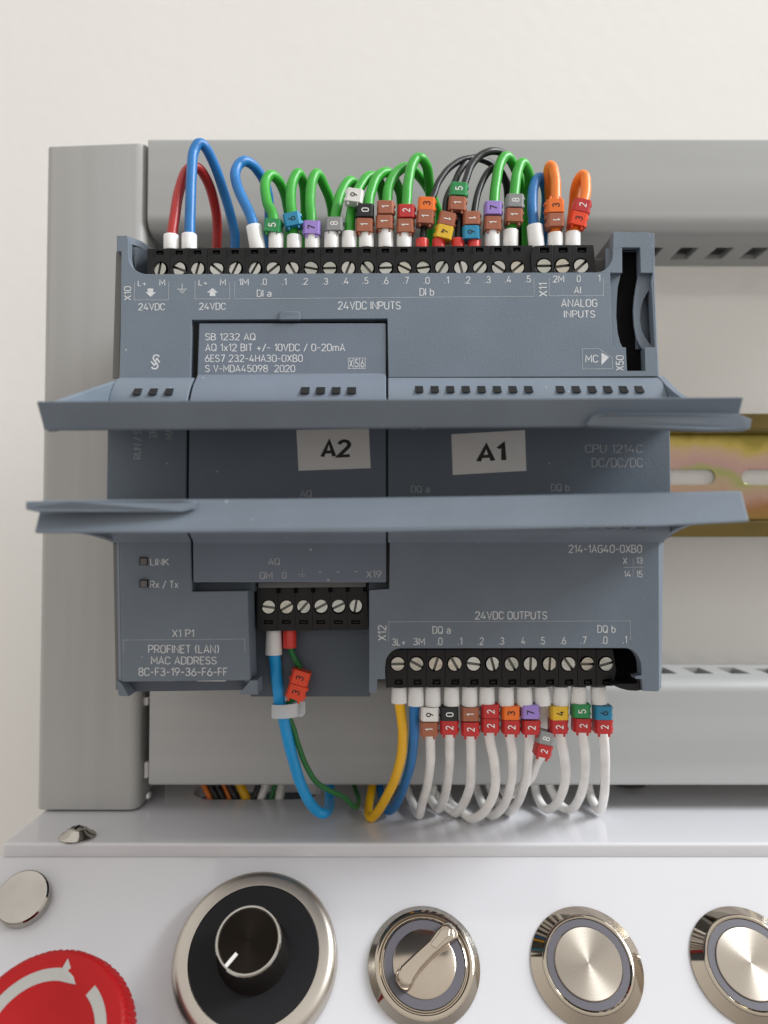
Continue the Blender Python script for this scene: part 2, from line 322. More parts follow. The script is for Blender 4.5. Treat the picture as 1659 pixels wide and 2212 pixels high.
def ribbon(pts, w):
    closed = pts and pts[-1] == 'closed'; pts = [Vector(p) for p in (pts[:-1] if closed else pts)]
    q = [pts[0]]
    for p in pts[1:]:
        if (p-q[-1]).length > 1e-4: q.append(p)
    pts = q; n = len(pts); L, Rr = [], []
    for i, p in enumerate(pts):
        a = pts[i-1] if (i > 0 or closed) else None; b = pts[(i+1) % n] if (i < n-1 or closed) else None
        d1 = (p-a).normalized() if a is not None else None; d2 = (b-p).normalized() if b is not None else None
        if d1 is None: d1 = d2
        if d2 is None: d2 = d1
        n1 = Vector((-d1.y, d1.x)); n2 = Vector((-d2.y, d2.x)); m = n1+n2
        m = m.normalized() if m.length > 1e-3 else n1
        k = min(1/max(.35, m.dot(n1)), 2.2)
        L.append(p+m*k*w/2); Rr.append(p-m*k*w/2)
    fs = [(i, (i+1) % n, n+(i+1) % n, n+i) for i in range(n if closed else n-1)]
    return L+Rr, fs
_tc = {}
def text_mesh(s, sw=.125):
    if (s, sw) in _tc: return _tc[(s, sw)]
    vs, fs, x, lay = [], [], 0.0, 0
    for ch in s:
        w, ls = G[ch]
        for pts in ls:
            v, f = ribbon([p if p == 'closed' else (p[0]+x, p[1]) for p in pts], sw)
            n = len(vs); vs += [(a.x, a.y, lay % 4) for a in v]; fs += [tuple(i+n for i in t) for t in f]; lay += 1
        x += w+.155+sw*.3
    x0 = min(v[0] for v in vs); x1 = max(v[0] for v in vs); y0 = min(max(-sw/2, min(v[1] for v in vs)), -sw/2) if max(v[1] for v in vs) > .8 else min(v[1] for v in vs)
    y1 = min(max(v[1] for v in vs), 1+sw/2)
    vs = [((v[0]-x0)/(x1-x0), (v[1]-y0)/(y1-y0), v[2]) for v in vs]
    _tc[(s, sw)] = (vs, fs); return vs, fs
def text_quad(mb, s, quad, plane, off=-0.03, bold=.125):   # quad: tl,tr,br,bl picture points on the given surface
    vs, fs = text_mesh(s, bold); tl, tr, br, bl = [plane(x, y, off) for x, y in quad]
    mb.add([(bl*(1-u)+br*u)*(1-v)+(tl*(1-u)+tr*u)*v+Vector((0,-.006*l,0)) for u, v, l in vs], fs)
PLC = None
def lettering(s, z, x0, y0, x1, y1, plane, m='print_', rot=False, bold=.125, off=-0.03, parent=None):
    q = [(x0,y0),(x1,y0),(x1,y1),(x0,y1)]
    if rot: q = [(x0,y1),(x0,y0),(x1,y0),(x1,y1)]      # reads upwards
    mb = MB(); text_quad(mb, s, [z(*p) for p in q] if z else q, plane, off, bold)
    return mb.build("lettering", M[m], parent or PLC)
def strokes(z, lines, plane, wpx, m='print_', name="printed_line", off=-0.03):
    mb = MB()
    for k, ln in enumerate(lines):
        pts = [z(*p) for p in ln]
        if pts[0] == pts[-1]: pts = pts[:-1]+['closed']
        v, f = ribbon(pts, wpx); mb.add([plane(p.x, p.y, off-.006*k) for p in v], f)
    return mb.build(name, M[m], PLC)

# ------------------------------------------------------------------ wall
mb = MB(); mb.box((-900, 118, -900), (900, 130, 900))
tag(mb.build("wall", M['wall']), kind='structure', label="pale cream painted wall behind the whole rig")

# ------------------------------------------------------------------ clear mounting panel
mb = MB(); mb.box((-63, 71.4, -69.4), (230, 74.4, 96))
tag(mb.build("acrylic_sheet", M['clear']), "clear acrylic mounting sheet behind the yellow rail and grey ducts", "acrylic sheet")

# ------------------------------------------------------------------ DIN rail
rail = empty("mounting_rail", (60, 71, 18))
tag(rail, "yellow iridescent zinc mounting rail with long slots, right of the controller", "rail")
def slotpts(x0, x1, zmid, h, Y):
    r = h/2; p = []
    for i in range(9): a = math.radians(90+180*i/8); p.append((x0+r+r*math.cos(a), Y, zmid+r*math.sin(a)))
    for i in range(9): a = math.radians(-90+180*i/8); p.append((x1-r+r*math.cos(a), Y, zmid+r*math.sin(a)))
    return p
mb = MB(); zmid = (P(829.5,893,63.2).z+P(829.5,1160,63.2).z)/2; xo_ = P(1545,1028,70.2).x
loops = [[(-60,70.2,zmid-12.6),(200,70.2,zmid-12.6),(200,70.2,zmid+12.6),(-60,70.2,zmid+12.6)]]
for k in range(-5, 4):
    x1 = xo_+25*k
    if x1-17.2 > -58: loops.append(slotpts(x1-17.2, x1, zmid, 4.4, 70.2))
mb.plate(loops, 1.0); mb.build("rail_web", M['rail'], rail, bevel=.12)
for s in (1, -1):
    zz = lambda a: zmid+s*a
    yz = [(70.9,zz(11.9)),(71.2,zz(12.8)),(70.2,zz(13.6)),(64.6,zz(13.6)),(64.2,zz(14.0)),(64.2,zz(17.45)),(63.2,zz(17.5)),(63.2,zz(13.2)),(63.9,zz(12.5)),(69.6,zz(12.5))]
    mb = MB(); xprof(mb, yz, -60, 200); mb.build("rail_flange", M['rail_edge'], rail, bevel=.15)

# ------------------------------------------------------------------ cable ducts
def rounded(y0, y1, z0, z1, r0, r1, n=7):     # front at y0; r0 = lower front corner, r1 = upper front corner
    p = [(y1, z0)]
    for i in range(n+1): a = math.radians(270-90*i/n); p.append((y0+r0+r0*math.cos(a), z0+r0+r0*math.sin(a)))
    for i in range(n+1): a = math.radians(180-90*i/n); p.append((y0+r1+r1*math.cos(a), z1-r1+r1*math.sin(a)))
    return p+[(y1, z1)]
def hduct(name, z0, z1, x0, x1, label, r0, r1, ybe):
    root = empty(name, ((x0+x1)/2, 71, (z0+z1)/2)); tag(root, label, "cable duct", "grey cable ducts around the controller")
    mb = MB(); xprof(mb, rounded(43, ybe, z0, z1, r0, r1), x0, x1)
    mb.build("lid", M['duct'], root, bevel=.25, smooth=True)
    for zz, slotted in ((z0+.4, r0 > 2), (z1-2.2, r1 > 2)):
        # slotted side of the trough: one sheet with windows; lies flat in X/Y
        xb = XV1-.88; lo = [[(xb, ybe-3, zz), (x1-.5, ybe-3, zz), (x1-.5, 71, zz), (xb, 71, zz)]]
        k = 0; x = x0+6
        while slotted and x+5.2 < x1-1:
            ya_, yb_ = (56.4, 65.4) if r0 > 2 else (55.5, 65.5); lo.append([(x, ya_, zz), (x+4.8, ya_, zz), (x+4.8, yb_, zz), (x, yb_, zz)]); x += 9.85
        m2 = MB(); allp = [p for l in lo for p in l]; N = len(allp)
        m2.v += [Vector(p) for p in allp]+[Vector(p)+Vector((0,0,1.8)) for p in allp]
        for t in tessellate_polygon([[Vector((p[0], p[1], 0)) for p in l] for l in lo]):
            m2.f.append(tuple(t)); m2.f.append(tuple(N+i for i in reversed(t)))
        kk = 0
        for l in lo:
            for i in range(4): a, b = kk+i, kk+(i+1)%4; m2.f.append((a, b, N+b, N+a))
            kk += 4
        m2.build("slotted_side" if slotted else "light_blocking_side", M['duct'], root, bevel=.3)  # unseen side left without slots to keep light out of the duct
    mb = MB(); mb.box((XV1-.88, 69.6, z0+2.4), (x1-.5, 71.2, z1-2.4)); mb.build("back", M['duct'], root)
    return root
XTL, XLL = P(318.5, 400, 43).x, P(322, 1600, 43).x
XV0, XV1, ZV0, ZV1 = P(89, 1000, 43).x, P(312.5, 400, 43).x, P(200, 1749, 43).z, P(200, 314, 43).z
dT = hduct("cable_duct", P(829.5,497,43).z, P(829.5,299,43).z, XTL, 150, "grey horizontal cable duct along the top above the controller", 4.2, .7, 52.5)
dL = hduct("cable_duct", P(829.5,1697,43).z, P(829.5,1470,43).z, XLL, 150, "grey horizontal cable duct low down behind the white wires", .8, 3.0, 52.5)
XV0, XV1, ZV0, ZV1 = P(89, 1000, 43).x, P(312.5, 400, 43).x, P(200, 1749, 43).z, P(200, 314, 43).z
root = empty("cable_duct", (-74, 71, 15)); tag(root, "tall upright grey cable duct at the left of the controller", "cable duct", "grey cable ducts around the controller")
pr = rounded(43, 53, XV0, XV1, 1.8, 2.6)
mb = MB(); NZ = 24; rings = []
for i in range(NZ+1):
    z = ZV0+(ZV1-ZV0)*i/NZ
    ring = []
    for (y, x) in pr:
        zz = z; f = (x-XV0)/(XV1-XV0)
        if i == NZ: zz = ZV1+1.1*f*f-.5*math.sin(f*math.pi)-.1
        if i == 0: zz = ZV0-.15*math.sin(f*9)
        ring.append(Vector((x, y, zz)))
    rings.append(ring)
n = len(pr); n0 = 0
for rg in rings: mb.v += rg
for i in range(NZ):
    for j in range(n): mb.f.append((i*n+j, i*n+(j+1)%n, (i+1)*n+(j+1)%n, (i+1)*n+j))
mb.f.append(tuple(range(n))); mb.f.append(tuple(NZ*n+j for j in range(n)))
mb.build("lid", M['duct_v'], root, bevel=.25, smooth=True)
mb = MB(); mb.box((XV0+.9, 52, ZV0+.8), (XV1-.9, 71.2, ZV1-1.2)); mb.build("trough", M['duct_v'], root, bevel=.3)
for (a, b, c, d) in ((945,280,990,332), (963,712,990,818), (975,925,996,957)):
    p = P(*zs(a, b), 47); q = P(*zs(c, d), 47); mb = MB(); mb.box((p.x, 47, q.z), (q.x, 49, p.z)); mb.build("side_finger", M['ferrule'], root, bevel=.2)

# ------------------------------------------------------------------ white shelf with oval wire hole
ZS = P(97, 1754, 43).z
def S(px, py, z=ZS): return PP(px, py, (0, 0, z), Vector((0, 0, 1)))
shelf = empty("control_console", (20, 50, ZS)); tag(shelf, "glossy white acrylic console with flat shelf top and sloping front for the knobs", "console")
SF = S(5, 1822)
lo = [[(SF.x, SF.y, ZS), (230, SF.y, ZS), (230, 84, ZS), (SF.x, 84, ZS)]]
hc0 = S(470, 1727); hc1 = S(625, 1727); rr = 8
hole = []
for i in range(9): a = math.radians(90+180*i/8); hole.append((hc0.x+rr*math.cos(a), hc0.y+rr+rr*math.sin(a), ZS))
for i in range(9): a = math.radians(-90+180*i/8); hole.append((hc1.x+rr*math.cos(a), hc0.y+rr+rr*math.sin(a), ZS))
lo.append(hole)
mb = MB(); allp = [p for l in lo for p in l]; N = len(allp)
mb.v += [Vector(p) for p in allp]+[Vector(p)-Vector((0,0,3.4)) for p in allp]
for t in tessellate_polygon([[Vector((p[0], p[1], 0)) for p in l] for l in lo]):
    mb.f.append(tuple(t)); mb.f.append(tuple(N+i for i in reversed(t)))
kk = 0
for l in lo:
    for i in range(len(l)): a, b = kk+i, kk+(i+1)%len(l); mb.f.append((a, b, N+b, N+a))
    kk += len(l)
mb.build("shelf_top", M['white'], shelf, bevel=.6, seg=4)

# ------------------------------------------------------------------ sloping white console panel
TILT = math.radians(43); PN = Vector((0, -math.cos(TILT), math.sin(TILT))); PU = Vector((0, math.sin(TILT), math.cos(TILT)))
PO = Vector((0, SF.y-.12, ZS-3.0))
mb = MB(); A = PO; B = PO-PU*95
for s in (0,): 
    f = [Vector((-150, A.y, A.z)), Vector((230, A.y, A.z)), Vector((230, B.y, B.z)), Vector((-150, B.y, B.z))]
    mb.loft(f, [p-PN*3.4 for p in f])
mb.build("sloping_front", M['white'], shelf, bevel=.12, seg=3)
def onpanel(px, py, h=0.0): return PP(px, py, PO+PN*h, PN)-PN*h
RP = Matrix((Vector((1,0,0)), PU, PN)).transposed().to_4x4()     # local X right, Y up the slope, Z out
def fit(base): return Matrix.Translation(base) @ RP
def lathe_part(name, base, prof, m, parent, n=96, wob=None, h=0.0, smooth=True):
    mb = MB(); mb.lathe(prof, n, fit(base), wob); return mb.build(name, m, parent, smooth=smooth, origin=base, rot=RP)

# magnet
b = onpanel(55, 1946)
mg = lathe_part("disc_magnet", b, [(0.01,.02),(5.3,.02),(5.65,.35),(5.65,2.4),(5.3,2.75),(.01,2.75)], M['chrome_cool'], None)
tag(mg, "small plain nickel disc magnet on the white panel, upper left of the knobs", "magnet")

# potentiometer
b = onpanel(555, 2078)
pot = empty("rotary_dial", b); pot.rotation_euler = (0,0,0)
tag(pot, "large round dial with satin ring, black plate and small black pointer knob", "dial")
lathe_part("ring", b, [(16.4,.02),(16.7,.4),(16.7,3.6),(16.4,4.5),(15.7,5.2),(14.9,5.4),(13.2,5.4),(13.1,5.0),(.01,5.0)], M['satin'], pot)
lathe_part("face_plate", b, [(.01,5.06),(13.05,5.06),(13.05,5.3),(.01,5.3)], M['blackdisc'], pot)
lathe_part("knob", b, [(.01,5.32),(7.3,5.32),(7.3,6.2),(6.7,7.5),(6.45,13.6),(6.3,14.1),(.01,14.1)], M['knob'], pot, wob=lambda a, r, h: 1-(.012*(math.sin(a*36) > 0) if r > 6.4 and h > 7 and h < 13.7 else 0), n=144)
kn = lathe_part("knob_rim", b, [(6.3,13.9),(6.36,14.3),(6.15,14.62),(5.85,14.62),(5.75,14.3),(.01,14.25)], M['chrome_cool'], pot)
lathe_part("knob_cap", b, [(.01,14.27),(5.72,14.3),(5.72,14.36),(.01,14.33)], M['spunblack'], pot)
mb = MB(); F = fit(b)
a = math.radians(231); d = Vector((math.cos(a), math.sin(a), 0)); nn = Vector((-d.y, d.x, 0))*.33
mb.loft([F @ (d*3.0+nn+Vector((0,0,14.34))), F @ (d*3.0-nn+Vector((0,0,14.34))), F @ (d*5.9-nn+Vector((0,0,14.34))), F @ (d*5.9+nn+Vector((0,0,14.34)))],
        [F @ (d*3.0+nn+Vector((0,0,14.62))), F @ (d*3.0-nn+Vector((0,0,14.62))), F @ (d*5.9-nn+Vector((0,0,14.62))), F @ (d*5.9+nn+Vector((0,0,14.62)))])
mb.build("pointer", M['printw'], pot)

# selector switch
b = onpanel(916, 2087)
sel = empty("selector_switch", b); tag(sel, "round metal selector switch with raised diagonal lever and arrow", "switch")
lathe_part("flange", b, [(.01,.02),(11.5,.02),(11.5,.35),(10.2,1.5),(.01,1.5)], M['chrome_cool'], sel)
lathe_part("bezel", b, [(10.2,1.4),(10.15,2.1),(9.8,2.3),(9.3,2.3),(9.1,2.0),(8.95,1.6),(8.8,1.6),(8.65,2.0),(8.45,2.1),(8.3,1.9),(8.25,1.6),(.01,1.6)], M['chrome'], sel)
lathe_part("grey_ring", b, [(8.2,1.65),(8.2,1.9),(6.3,1.9),(6.3,1.65)], M['greyring'], sel)
lathe_part("turning_disc", b, [(6.4,1.6),(6.4,2.05),(6.2,2.15),(.01,2.15)], M['lever'], sel)
def selp(x, y, h): # crop point -> panel local at height h
    p = PP(*zsel(x, y), b+PN*h, PN); return p
out = [(610,1180),(540,1150),(480,1060),(475,985),(505,925),(700,740),(900,560),(1000,420),(1080,345),(1160,345),(1220,400),(1250,480),(1240,550),(1120,620),(950,760),(780,940),(680,1090),(660,1160)]
Hh = 4.6
topp = [selp(x, y, Hh) for x, y in out]; cg = sum(topp, Vector())/len(topp)
base = [cg+(p-cg)*1.08-PN*(Hh-2.1) for p in topp]; mid = [cg+(p-cg)*1.05-PN*.9 for p in topp]; tt = [cg+(p-cg)*.93 for p in topp]
mb = MB(); n = len(tt); mb.v = base+mid+tt
for r_ in range(2):
    for i in range(n): mb.f.append((r_*n+i, r_*n+(i+1)%n, (r_+1)*n+(i+1)%n, (r_+1)*n+i))
mb.f.append(tuple(2*n+i for i in range(n))); mb.f.append(tuple(range(n))[::-1])
mb.build("lever", M['lever'], sel, bevel=.3, smooth=True, seg=3)
mb = MB(); ar = [(915,620),(1020,490),(1045,435),(1165,430),(1155,520),(1105,560),(985,680),(940,655)]
f = [selp(x, y, Hh+.02) for x, y in ar]; mb.loft([p+PN*.22 for p in f], [p-PN*.1 for p in f]); mb.build("arrow_mark", M['chrome'], sel, bevel=.08)

# push buttons
def push_button(px, py, label):
    b = onpanel(px, py); r = empty("push_button", b); tag(r, label, "button", "flat metal push buttons")
    lathe_part("flange", b, [(.01,.02),(11.45,.02),(11.45,.35),(9.35,2.0),(9.3,1.5),(.01,1.5)], M['chrome'], r)
    lathe_part("inner_bezel", b, [(9.3,1.6),(9.3,2.05),(9.15,2.2),(8.75,2.25),(8.5,2.1),(8.45,1.6)], M['chrome'], r)
    lathe_part("grey_ring", b, [(8.35,1.55),(8.35,2.0),(6.95,2.0),(6.95,1.55)], M['greyring'], r)
    lathe_part("push_disc", b, [(6.85,1.5),(6.85,2.15),(6.7,2.3),(.01,2.32)], M['spun'], r)
    return r
push_button(1267, 2087, "flat round steel push button between the selector switch and the cut-off button")
push_button(1614, 2087, "flat round steel push button cut off by the right edge")

# emergency stop
hE = 21.0
tc_ = PP(84, 2252, PO+PN*hE, PN); b = tc_-PN*hE
es = empty("emergency_stop", b); tag(es, "red mushroom emergency stop button with grey twist arrows, lower left", "emergency button")
kn = lambda a, r, h: 1-(.022*(math.sin(a*84) > 0) if r > 14.2 and h > 12 and h < 20.2 else 0)
lathe_part("stem", b, [(.01,.02),(12,.02),(12,1.5),(9,2),(9,13),(.01,13)], M['blackdisc'], es)
lathe_part("mushroom_head", b, [(9,13),(14.2,13.6),(15.1,15),(15.25,16),(14.75,19.8),(14.3,20.7),(13.8,21.15),(11.0,21.25),(9.0,20.9),(6,20.1),(3,19.6),(.01,19.4)], M['red'], es, n=336, wob=kn)
F = fit(b); mb = MB()
hz = lambda r: 21.28 if r > 11 else (21.28-(11-r)*.175 if r > 9 else 20.93-(9-r)*.23)
for k in range(3):
    t0, t1, t2 = 169-120*k, 86-120*k, 66-120*k; pin, pout = [], []
    for i in range(22):
        a = math.radians(t0+(t1-t0)*i/21)
        pin.append((9.3, a)); pout.append((11.3, a))
    ri, ro = pin, pout
    vs = [F @ Vector((r*math.cos(a), r*math.sin(a), hz(r)+.03)) for r, a in ri+ro]
    mb.add(vs, [(i, i+1, 22+i+1, 22+i) for i in range(21)])
    a1, a2 = math.radians(t1), math.radians(t2)
    hd = [(9.3, a1), (11.3, a1), (12.9, math.radians(t1-2)), (9.5, a2)]
    mb.add([F @ Vector((r*math.cos(a), r*math.sin(a), hz(r)+.05)) for r, a in hd], [(0,1,3),(1,2,3)])
mb.build("twist_arrows", M['arrow'], es, origin=b, rot=RP)

# shelf screws
def pan_screw(px, py, label, s=1.0):
    b = S(px, py); b.z = ZS
    r = empty("pan_head_screw", b); tag(r, label, "screw", "pan head screws in the white shelf")
    mb = MB(); mb.lathe([(.01,.02),(4.0*s,.02),(4.1*s,.35),(3.9*s,.6),(2.9*s,1.1),(2.2*s,1.8),(1.4*s,2.2),(.8*s,2.28)], 48, Matrix.Translation(b)); mb.build("screw_head", M['chrome_cool'], r, smooth=True)
    mb = MB()
    for q in (0, 1):
        c = Vector((b.x, b.y, ZS+2.2)); dx, dy = ((1.3, .28) if q else (.28, 1.3))
        mb.box((c.x-dx, c.y-dy, c.z-.3+.01*q), (c.x+dx, c.y+dy, c.z+.1+.01*q))
    mb.build("cross_recess_shade", M['void'], r)  # solid dark bars, the shade of the recess is their colour
pan_screw(167, 1808, "washer head screw on the white shelf near its left front corner")
pan_screw(1360, 1694, "washer head screw half hidden under the lower duct at the right", 1.05)

# ------------------------------------------------------------------ the controller
PLC = empty("logic_controller", (0, 62, 15))
tag(PLC, "slate grey logic controller with terminal rows and both covers folded open", "controller")

# rear housing
xl, xr = P(243, 835, -1.0).x, P(1434, 812, 0).x
mb = MB()
mb.box((xl, 12.5, P(0, 1440, 12.5).z), (xr-.6, 62.8, P(0, 556, 12.5).z))
mb.box((xl+1.5, 8, P(0, 1455, 8).z), (P(540, 1300, 8).x, 13, P(0, 640, 8).z))
mb.build("rear_housing", M['rear'], PLC, bevel=.6)
# left side wall: grey strip beside the face
mb = MB()
ya, yb = P(0, 548, 6).z, P(0, 1495, 6).z
sideL = [P(251, 543, 4.5), P(243, 818, 1.5), P(243, 818, 13), P(251, 543, 13)]
mb.loft(sideL, [p+Vector((1.4, 0, 0)) for p in sideL]); mb.build("side_wall", M['rear'], PLC, bevel=.2); mb = MB()
sideL = [P(244, 1172, -.5), P(250, 1490, 3), P(250, 1490, 14), P(244, 1172, 14)]
mb.loft(sideL, [p+Vector((1.4, 0, 0)) for p in sideL])
mb.build("side_wall", M['rear'], PLC, bevel=.2)

# front housing, upper plate with terminal notch, card slot and opening for the signal board
hole = [z5(*p) for p in [(637,325),(885,325),(895,675),(1062,675),(1037,800),(1045,870),(1090,1705),(950,1705),(960,2030),(705,2030),(690,1705),(500,1705),(472,675),(640,675)]]
outer = [(252,509),(252,543),(262,543),(259,819),(411,819),(414,691),(837,688),(839,815),(1421,813),(1408,516),(1402,502),(1325,501),(1324,540)]
outer += [(x, y) for x, y in arc(1289, 548, 35, 40, 10, 90, 8)]
outer += [(x, y) for x, y in arc(318, 552, 41, 40, 90, 180, 8)]+[(277,520),(275,509)]
mb = MB(); mb.plate([on(TOP, outer), on(TOP, hole)], 2.6)
# right chamfer strip
ch = [(1408,516),(1421,813),(1434,813),(1419,514)]
A = [TOP(1408,514), TOP(1421,813), TOP(1434,813,2.6)+Vector((0,0,0)), TOP(1419,514,2.6)]
A2 = [TOP(1408,514,2.6), TOP(1421,813,2.6), TOP(1434,813,14), TOP(1419,514,14)]
mb.loft(A, A2)
hs = mb.build("housing", M['slate'], PLC, bevel=.22)
# card well floor with curved slot
cur = [(637,325),(885,325),(893,670),(868,790),(835,1000),(822,1180),(835,1380),(868,1560),(905,1640),(952,1705),(960,2030),(705,2030),(690,1710),(640,1620),(605,1480),(585,1250),(590,1050),(605,850),(640,690)]
lens = [(1045,880),(1010,930),(960,1020),(925,1150),(915,1290),(935,1430),(985,1540),(1050,1630),(1082,1660),(1070,1250)]
mb = MB(); mb.plate([on(TOP, [z5(*p) for p in [(440,300),(1100,300),(1125,2050),(440,2050)]], 1.4), on(TOP, [z5(*p) for p in cur], 1.4), on(TOP, [z5(*p) for p in lens], 1.4)], .6)
mb.build("card_well", M['slate'], PLC, bevel=.15)
mb = MB(); q = [z5(*p) for p in [(880,850),(1100,850),(1110,1690),(880,1690)]]
f = [TOP(*q[0], 1.9), TOP(*q[1], 4.2), TOP(*q[2], 4.2), TOP(*q[3], 1.9)]
mb.loft(f, [p+Vector((0,1,0)) for p in f]); mb.build("finger_scoop", M['slate'], PLC)
mb = MB(); f = on(TOP, [z5(*p) for p in [(560,300),(900,300),(905,1000),(1000,1700),(1000,2050),(560,2050)]], 2.75); mb.loft(f, [p+Vector((0,1,0)) for p in f]); mb.build("card_slot_floor", M['void'], PLC)  # shallow black sheet, the slot's deep shade is in its colour
# dark walls closing the space between the face and the rear block (sides and top of the right tower)
mb = MB(); a = P(1325, 502, 6); c = P(1417, 560, 6); mb.box((a.x, 5.5, c.z-8), (a.x+1.2, 60, a.z)); mb.box((c.x-1.6, 5.5, c.z-8), (c.x-.4, 60, a.z-.3)); mb.box((a.x+1.2, 5.6, a.z-1.4), (c.x-1.6, 60, a.z-.1)); mb.build("tower_wall", M['slate'], PLC, bevel=.2)
# left corner: side of the terminal bay with its sloping rib
mb = MB(); a = P(262, 512, 6)
wl = [P(277,510,5.6), P(277,566,5.6), P(292,600,5.6), P(300,600,14), P(300,540,14), P(296,530,10)]
wl = [P(276,510,5.6), P(276,595,5.6), P(300,620,20), P(300,545,20)]
mb.loft(wl, [p+Vector((-1.2,0,0)) for p in wl]); mb.build("bay_wall", M['slate'], PLC, bevel=.15)
rib = [(277,509),(285,512),(305,520),(325,534),(336,546),(334,552),(318,545),(300,533),(284,528),(277,527)]
mb = MB(); mb.plate([[P(x, y, 7.5+max(0,(x-277))*.10) for x, y in rib]], 1.6); mb.build("bay_rib", M['slate'], PLC, bevel=.15)
mb = MB(); pf = [P(294,525,9.5), P(335,552,13), P(335,620,13), P(294,620,9.5)]
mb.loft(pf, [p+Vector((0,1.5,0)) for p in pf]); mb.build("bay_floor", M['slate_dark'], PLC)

# light band and middle of the front: extruded profiles, left column, right column and signal board
def colprof(off, py_top, Ytop, py_bot):
    fr = [(py_top, Ytop+off), (822, -1.7+off), (829, -2.9+off), (838, -3.9+off), (850, -4.9+off), (862, -5.7+off), (880, -6.0+off),
          (1140, -6.0+off), (1152, -5.4+off), (1160, -4.0+off), (1166, -2.7+off), (1172, -2.0+off)]
    pts = [(Y, P(829.5, py, Y).z) for py, Y in fr]
    return pts
def column(name, pxa, pxb, m, off=0.0):
    pts = colprof(off, 816, -.15, 0)
    pts = pts+[(3.0, pts[-1][1]), (3.0, pts[0][1])]
    mb = MB(); xprof(mb, pts, P(pxa, 835, -3.5).x, P(pxb, 835, -3.5).x); return mb.build(name, m, PLC, bevel=.18, smooth=True)
column("front_rail_section", 243, 411, M['slate'])
column("front_rail_section", 838, 1436, M['slate'])
# signal board cover: one profile from y 697 to 1258
bx0, bx1 = P(415.5, 835, -3.5).x, P(834, 835, -3.5).x
pts = [(TOP(600, 697, .35).y, TOP(600, 697, .35).z), (TOP(600, 808, .35).y, TOP(600, 808, .35).z)]
fr = [(822, -1.5), (829, -2.7), (838, -3.7), (850, -4.7), (862, -5.5), (880, -5.8), (1140, -5.8), (1152, -5.2), (1160, -3.9), (1166, -2.6), (1172, -2.0), (1180, -2.0), (1258, -1.4)]
pts += [(Y, P(829.5, py, Y).z) for py, Y in fr]; pts += [(2.5, pts[-1][1]), (3.5, pts[0][1])]
BRD = lambda px, py, off=0.0: P(px, py, -2.0+.6*(py-1180)/78)+Vector((0, off, 0))
mb = MB(); xprof(mb, pts, bx0, bx1); mb.build("signal_board_cover", M['board'], PLC, bevel=.2, smooth=True)
mb = MB(); a = TOP(603, 673, -.25); c = TOP(649, 692, -.25)
f = [TOP(606,673,-.6), TOP(646,673,-.3), TOP(649,678,-.3), TOP(649,691,-.3), TOP(603,691,-.3), TOP(603,678,-.3)]
mb.loft(f, [p+Vector((0,2,0)) for p in f]); mb.build("latch_tab", M['slate'], PLC, bevel=.15)

# lower plates
lo_left = [(257,1169),(412,1169),(415,1278),(535,1276),(541,1468),(527,1470),(262,1473)]
mb = MB(); mb.plate([on(LOW, lo_left)], 8.0)
A = [LOW(*p) for p in [(257,1169),(262,1473)]]; B2 = [LOW(244,1169,1.6), LOW(250,1473,1.6)]
mb.add([A[0], A[1], B2[1], B2[0], A[0]+Vector((0,3,0)), A[1]+Vector((0,3,0)), B2[1]+Vector((0,3,0)), B2[0]+Vector((0,3,0))], [(0,1,2,3),(4,7,6,5),(0,4,5,1),(1,5,6,2),(2,6,7,3),(3,7,4,0)])
# corners around the socket opening
for tri in ([(112,855),(140,868),(185,945),(125,940)], [(866,853),(905,853),(907,935),(800,932)]):
    mb.plate([on(LOW, [zA(*p) for p in tri])], 6)
hb = mb.build("housing", M['slate'], PLC, bevel=.2)
mb = MB(); f = [LOW(*zA(118,862), 3.0), LOW(*zA(905,862), 3.0), LOW(*zA(905,932), 4.5), LOW(*zA(125,943), 4.5)]
mb.loft(f, [p+Vector((0,1.5,0)) for p in f]); mb.build("socket_recess_shade", M['slate_dark'], PLC, bevel=.1)  # recess plane behind the opening, its shadow put into the dark slate
mb = MB()
for a, c in ((275,420),(560,720)):
    f = [LOW(*zA(a,858), 1.0), LOW(*zA(c,858), 1.0), LOW(*zA(c,864), 1.0), LOW(*zA(a,864), 1.0)]
    mb.loft(f, [p+Vector((0,2,0)) for p in f])
mb.build("socket_pale_strip", M['sticker'], PLC)  # two thin pale strips along the top of the socket opening

lo_right = [zB(*p) for p in [(155,20),(152,275),(48,282),(48,810),(85,815),(90,742),(130,742),(130,672)]]
lo_right += [(x, y) for x, y in arc(*zB(212,672), 34.2, 37.5, 180, 270, 8)]
lo_right += [(x, y) for x, y in arc(*zB(1372,680), 36, 41.5, 270, 350, 8)]
lo_right += [zB(*p) for p in [(1460,690),(1460,722),(1428,728),(1428,740),(1460,742),(1466,803),(1540,806),(1550,800),(1548,30)]]
mb = MB(); mb.plate([on(LOW, lo_right)], 2.8)
A = [LOW(*zB(1548,20)), LOW(*zB(1550,803)), LOW(*zB(1577,795), 1.6), LOW(*zB(1590,20), 1.8)]
mb.loft(A, [A[0]+Vector((0,3,0)), A[1]+Vector((0,3,0)), A[2]+Vector((0,11,0)), A[3]+Vector((0,11,0))])
mb.build("housing", M['slate'], PLC, bevel=.22)
# side walls of the sub-bay of the small terminal block
f = [LOW(541,1277,6), LOW(541,1500,6), P(556,1500,13), P(556,1277,13)]
mb = MB(); ff = [P(536.5,1277,1.5), P(541.5,1472,1.5), P(556,1500,13.5), P(556,1277,13.5)]
mb.loft(ff, [p+Vector((-1.2,0,0)) for p in ff])
mb.build("bay_wall", M['slate'], PLC, bevel=.1)
mb = MB(); a = P(556,1270,13.5); c = P(800,1501,13.5); mb.box((a.x-1,11.6,c.z), (c.x,13.2,a.z)); mb.build("bay_floor", M['slate_dark'], PLC, bevel=.1)
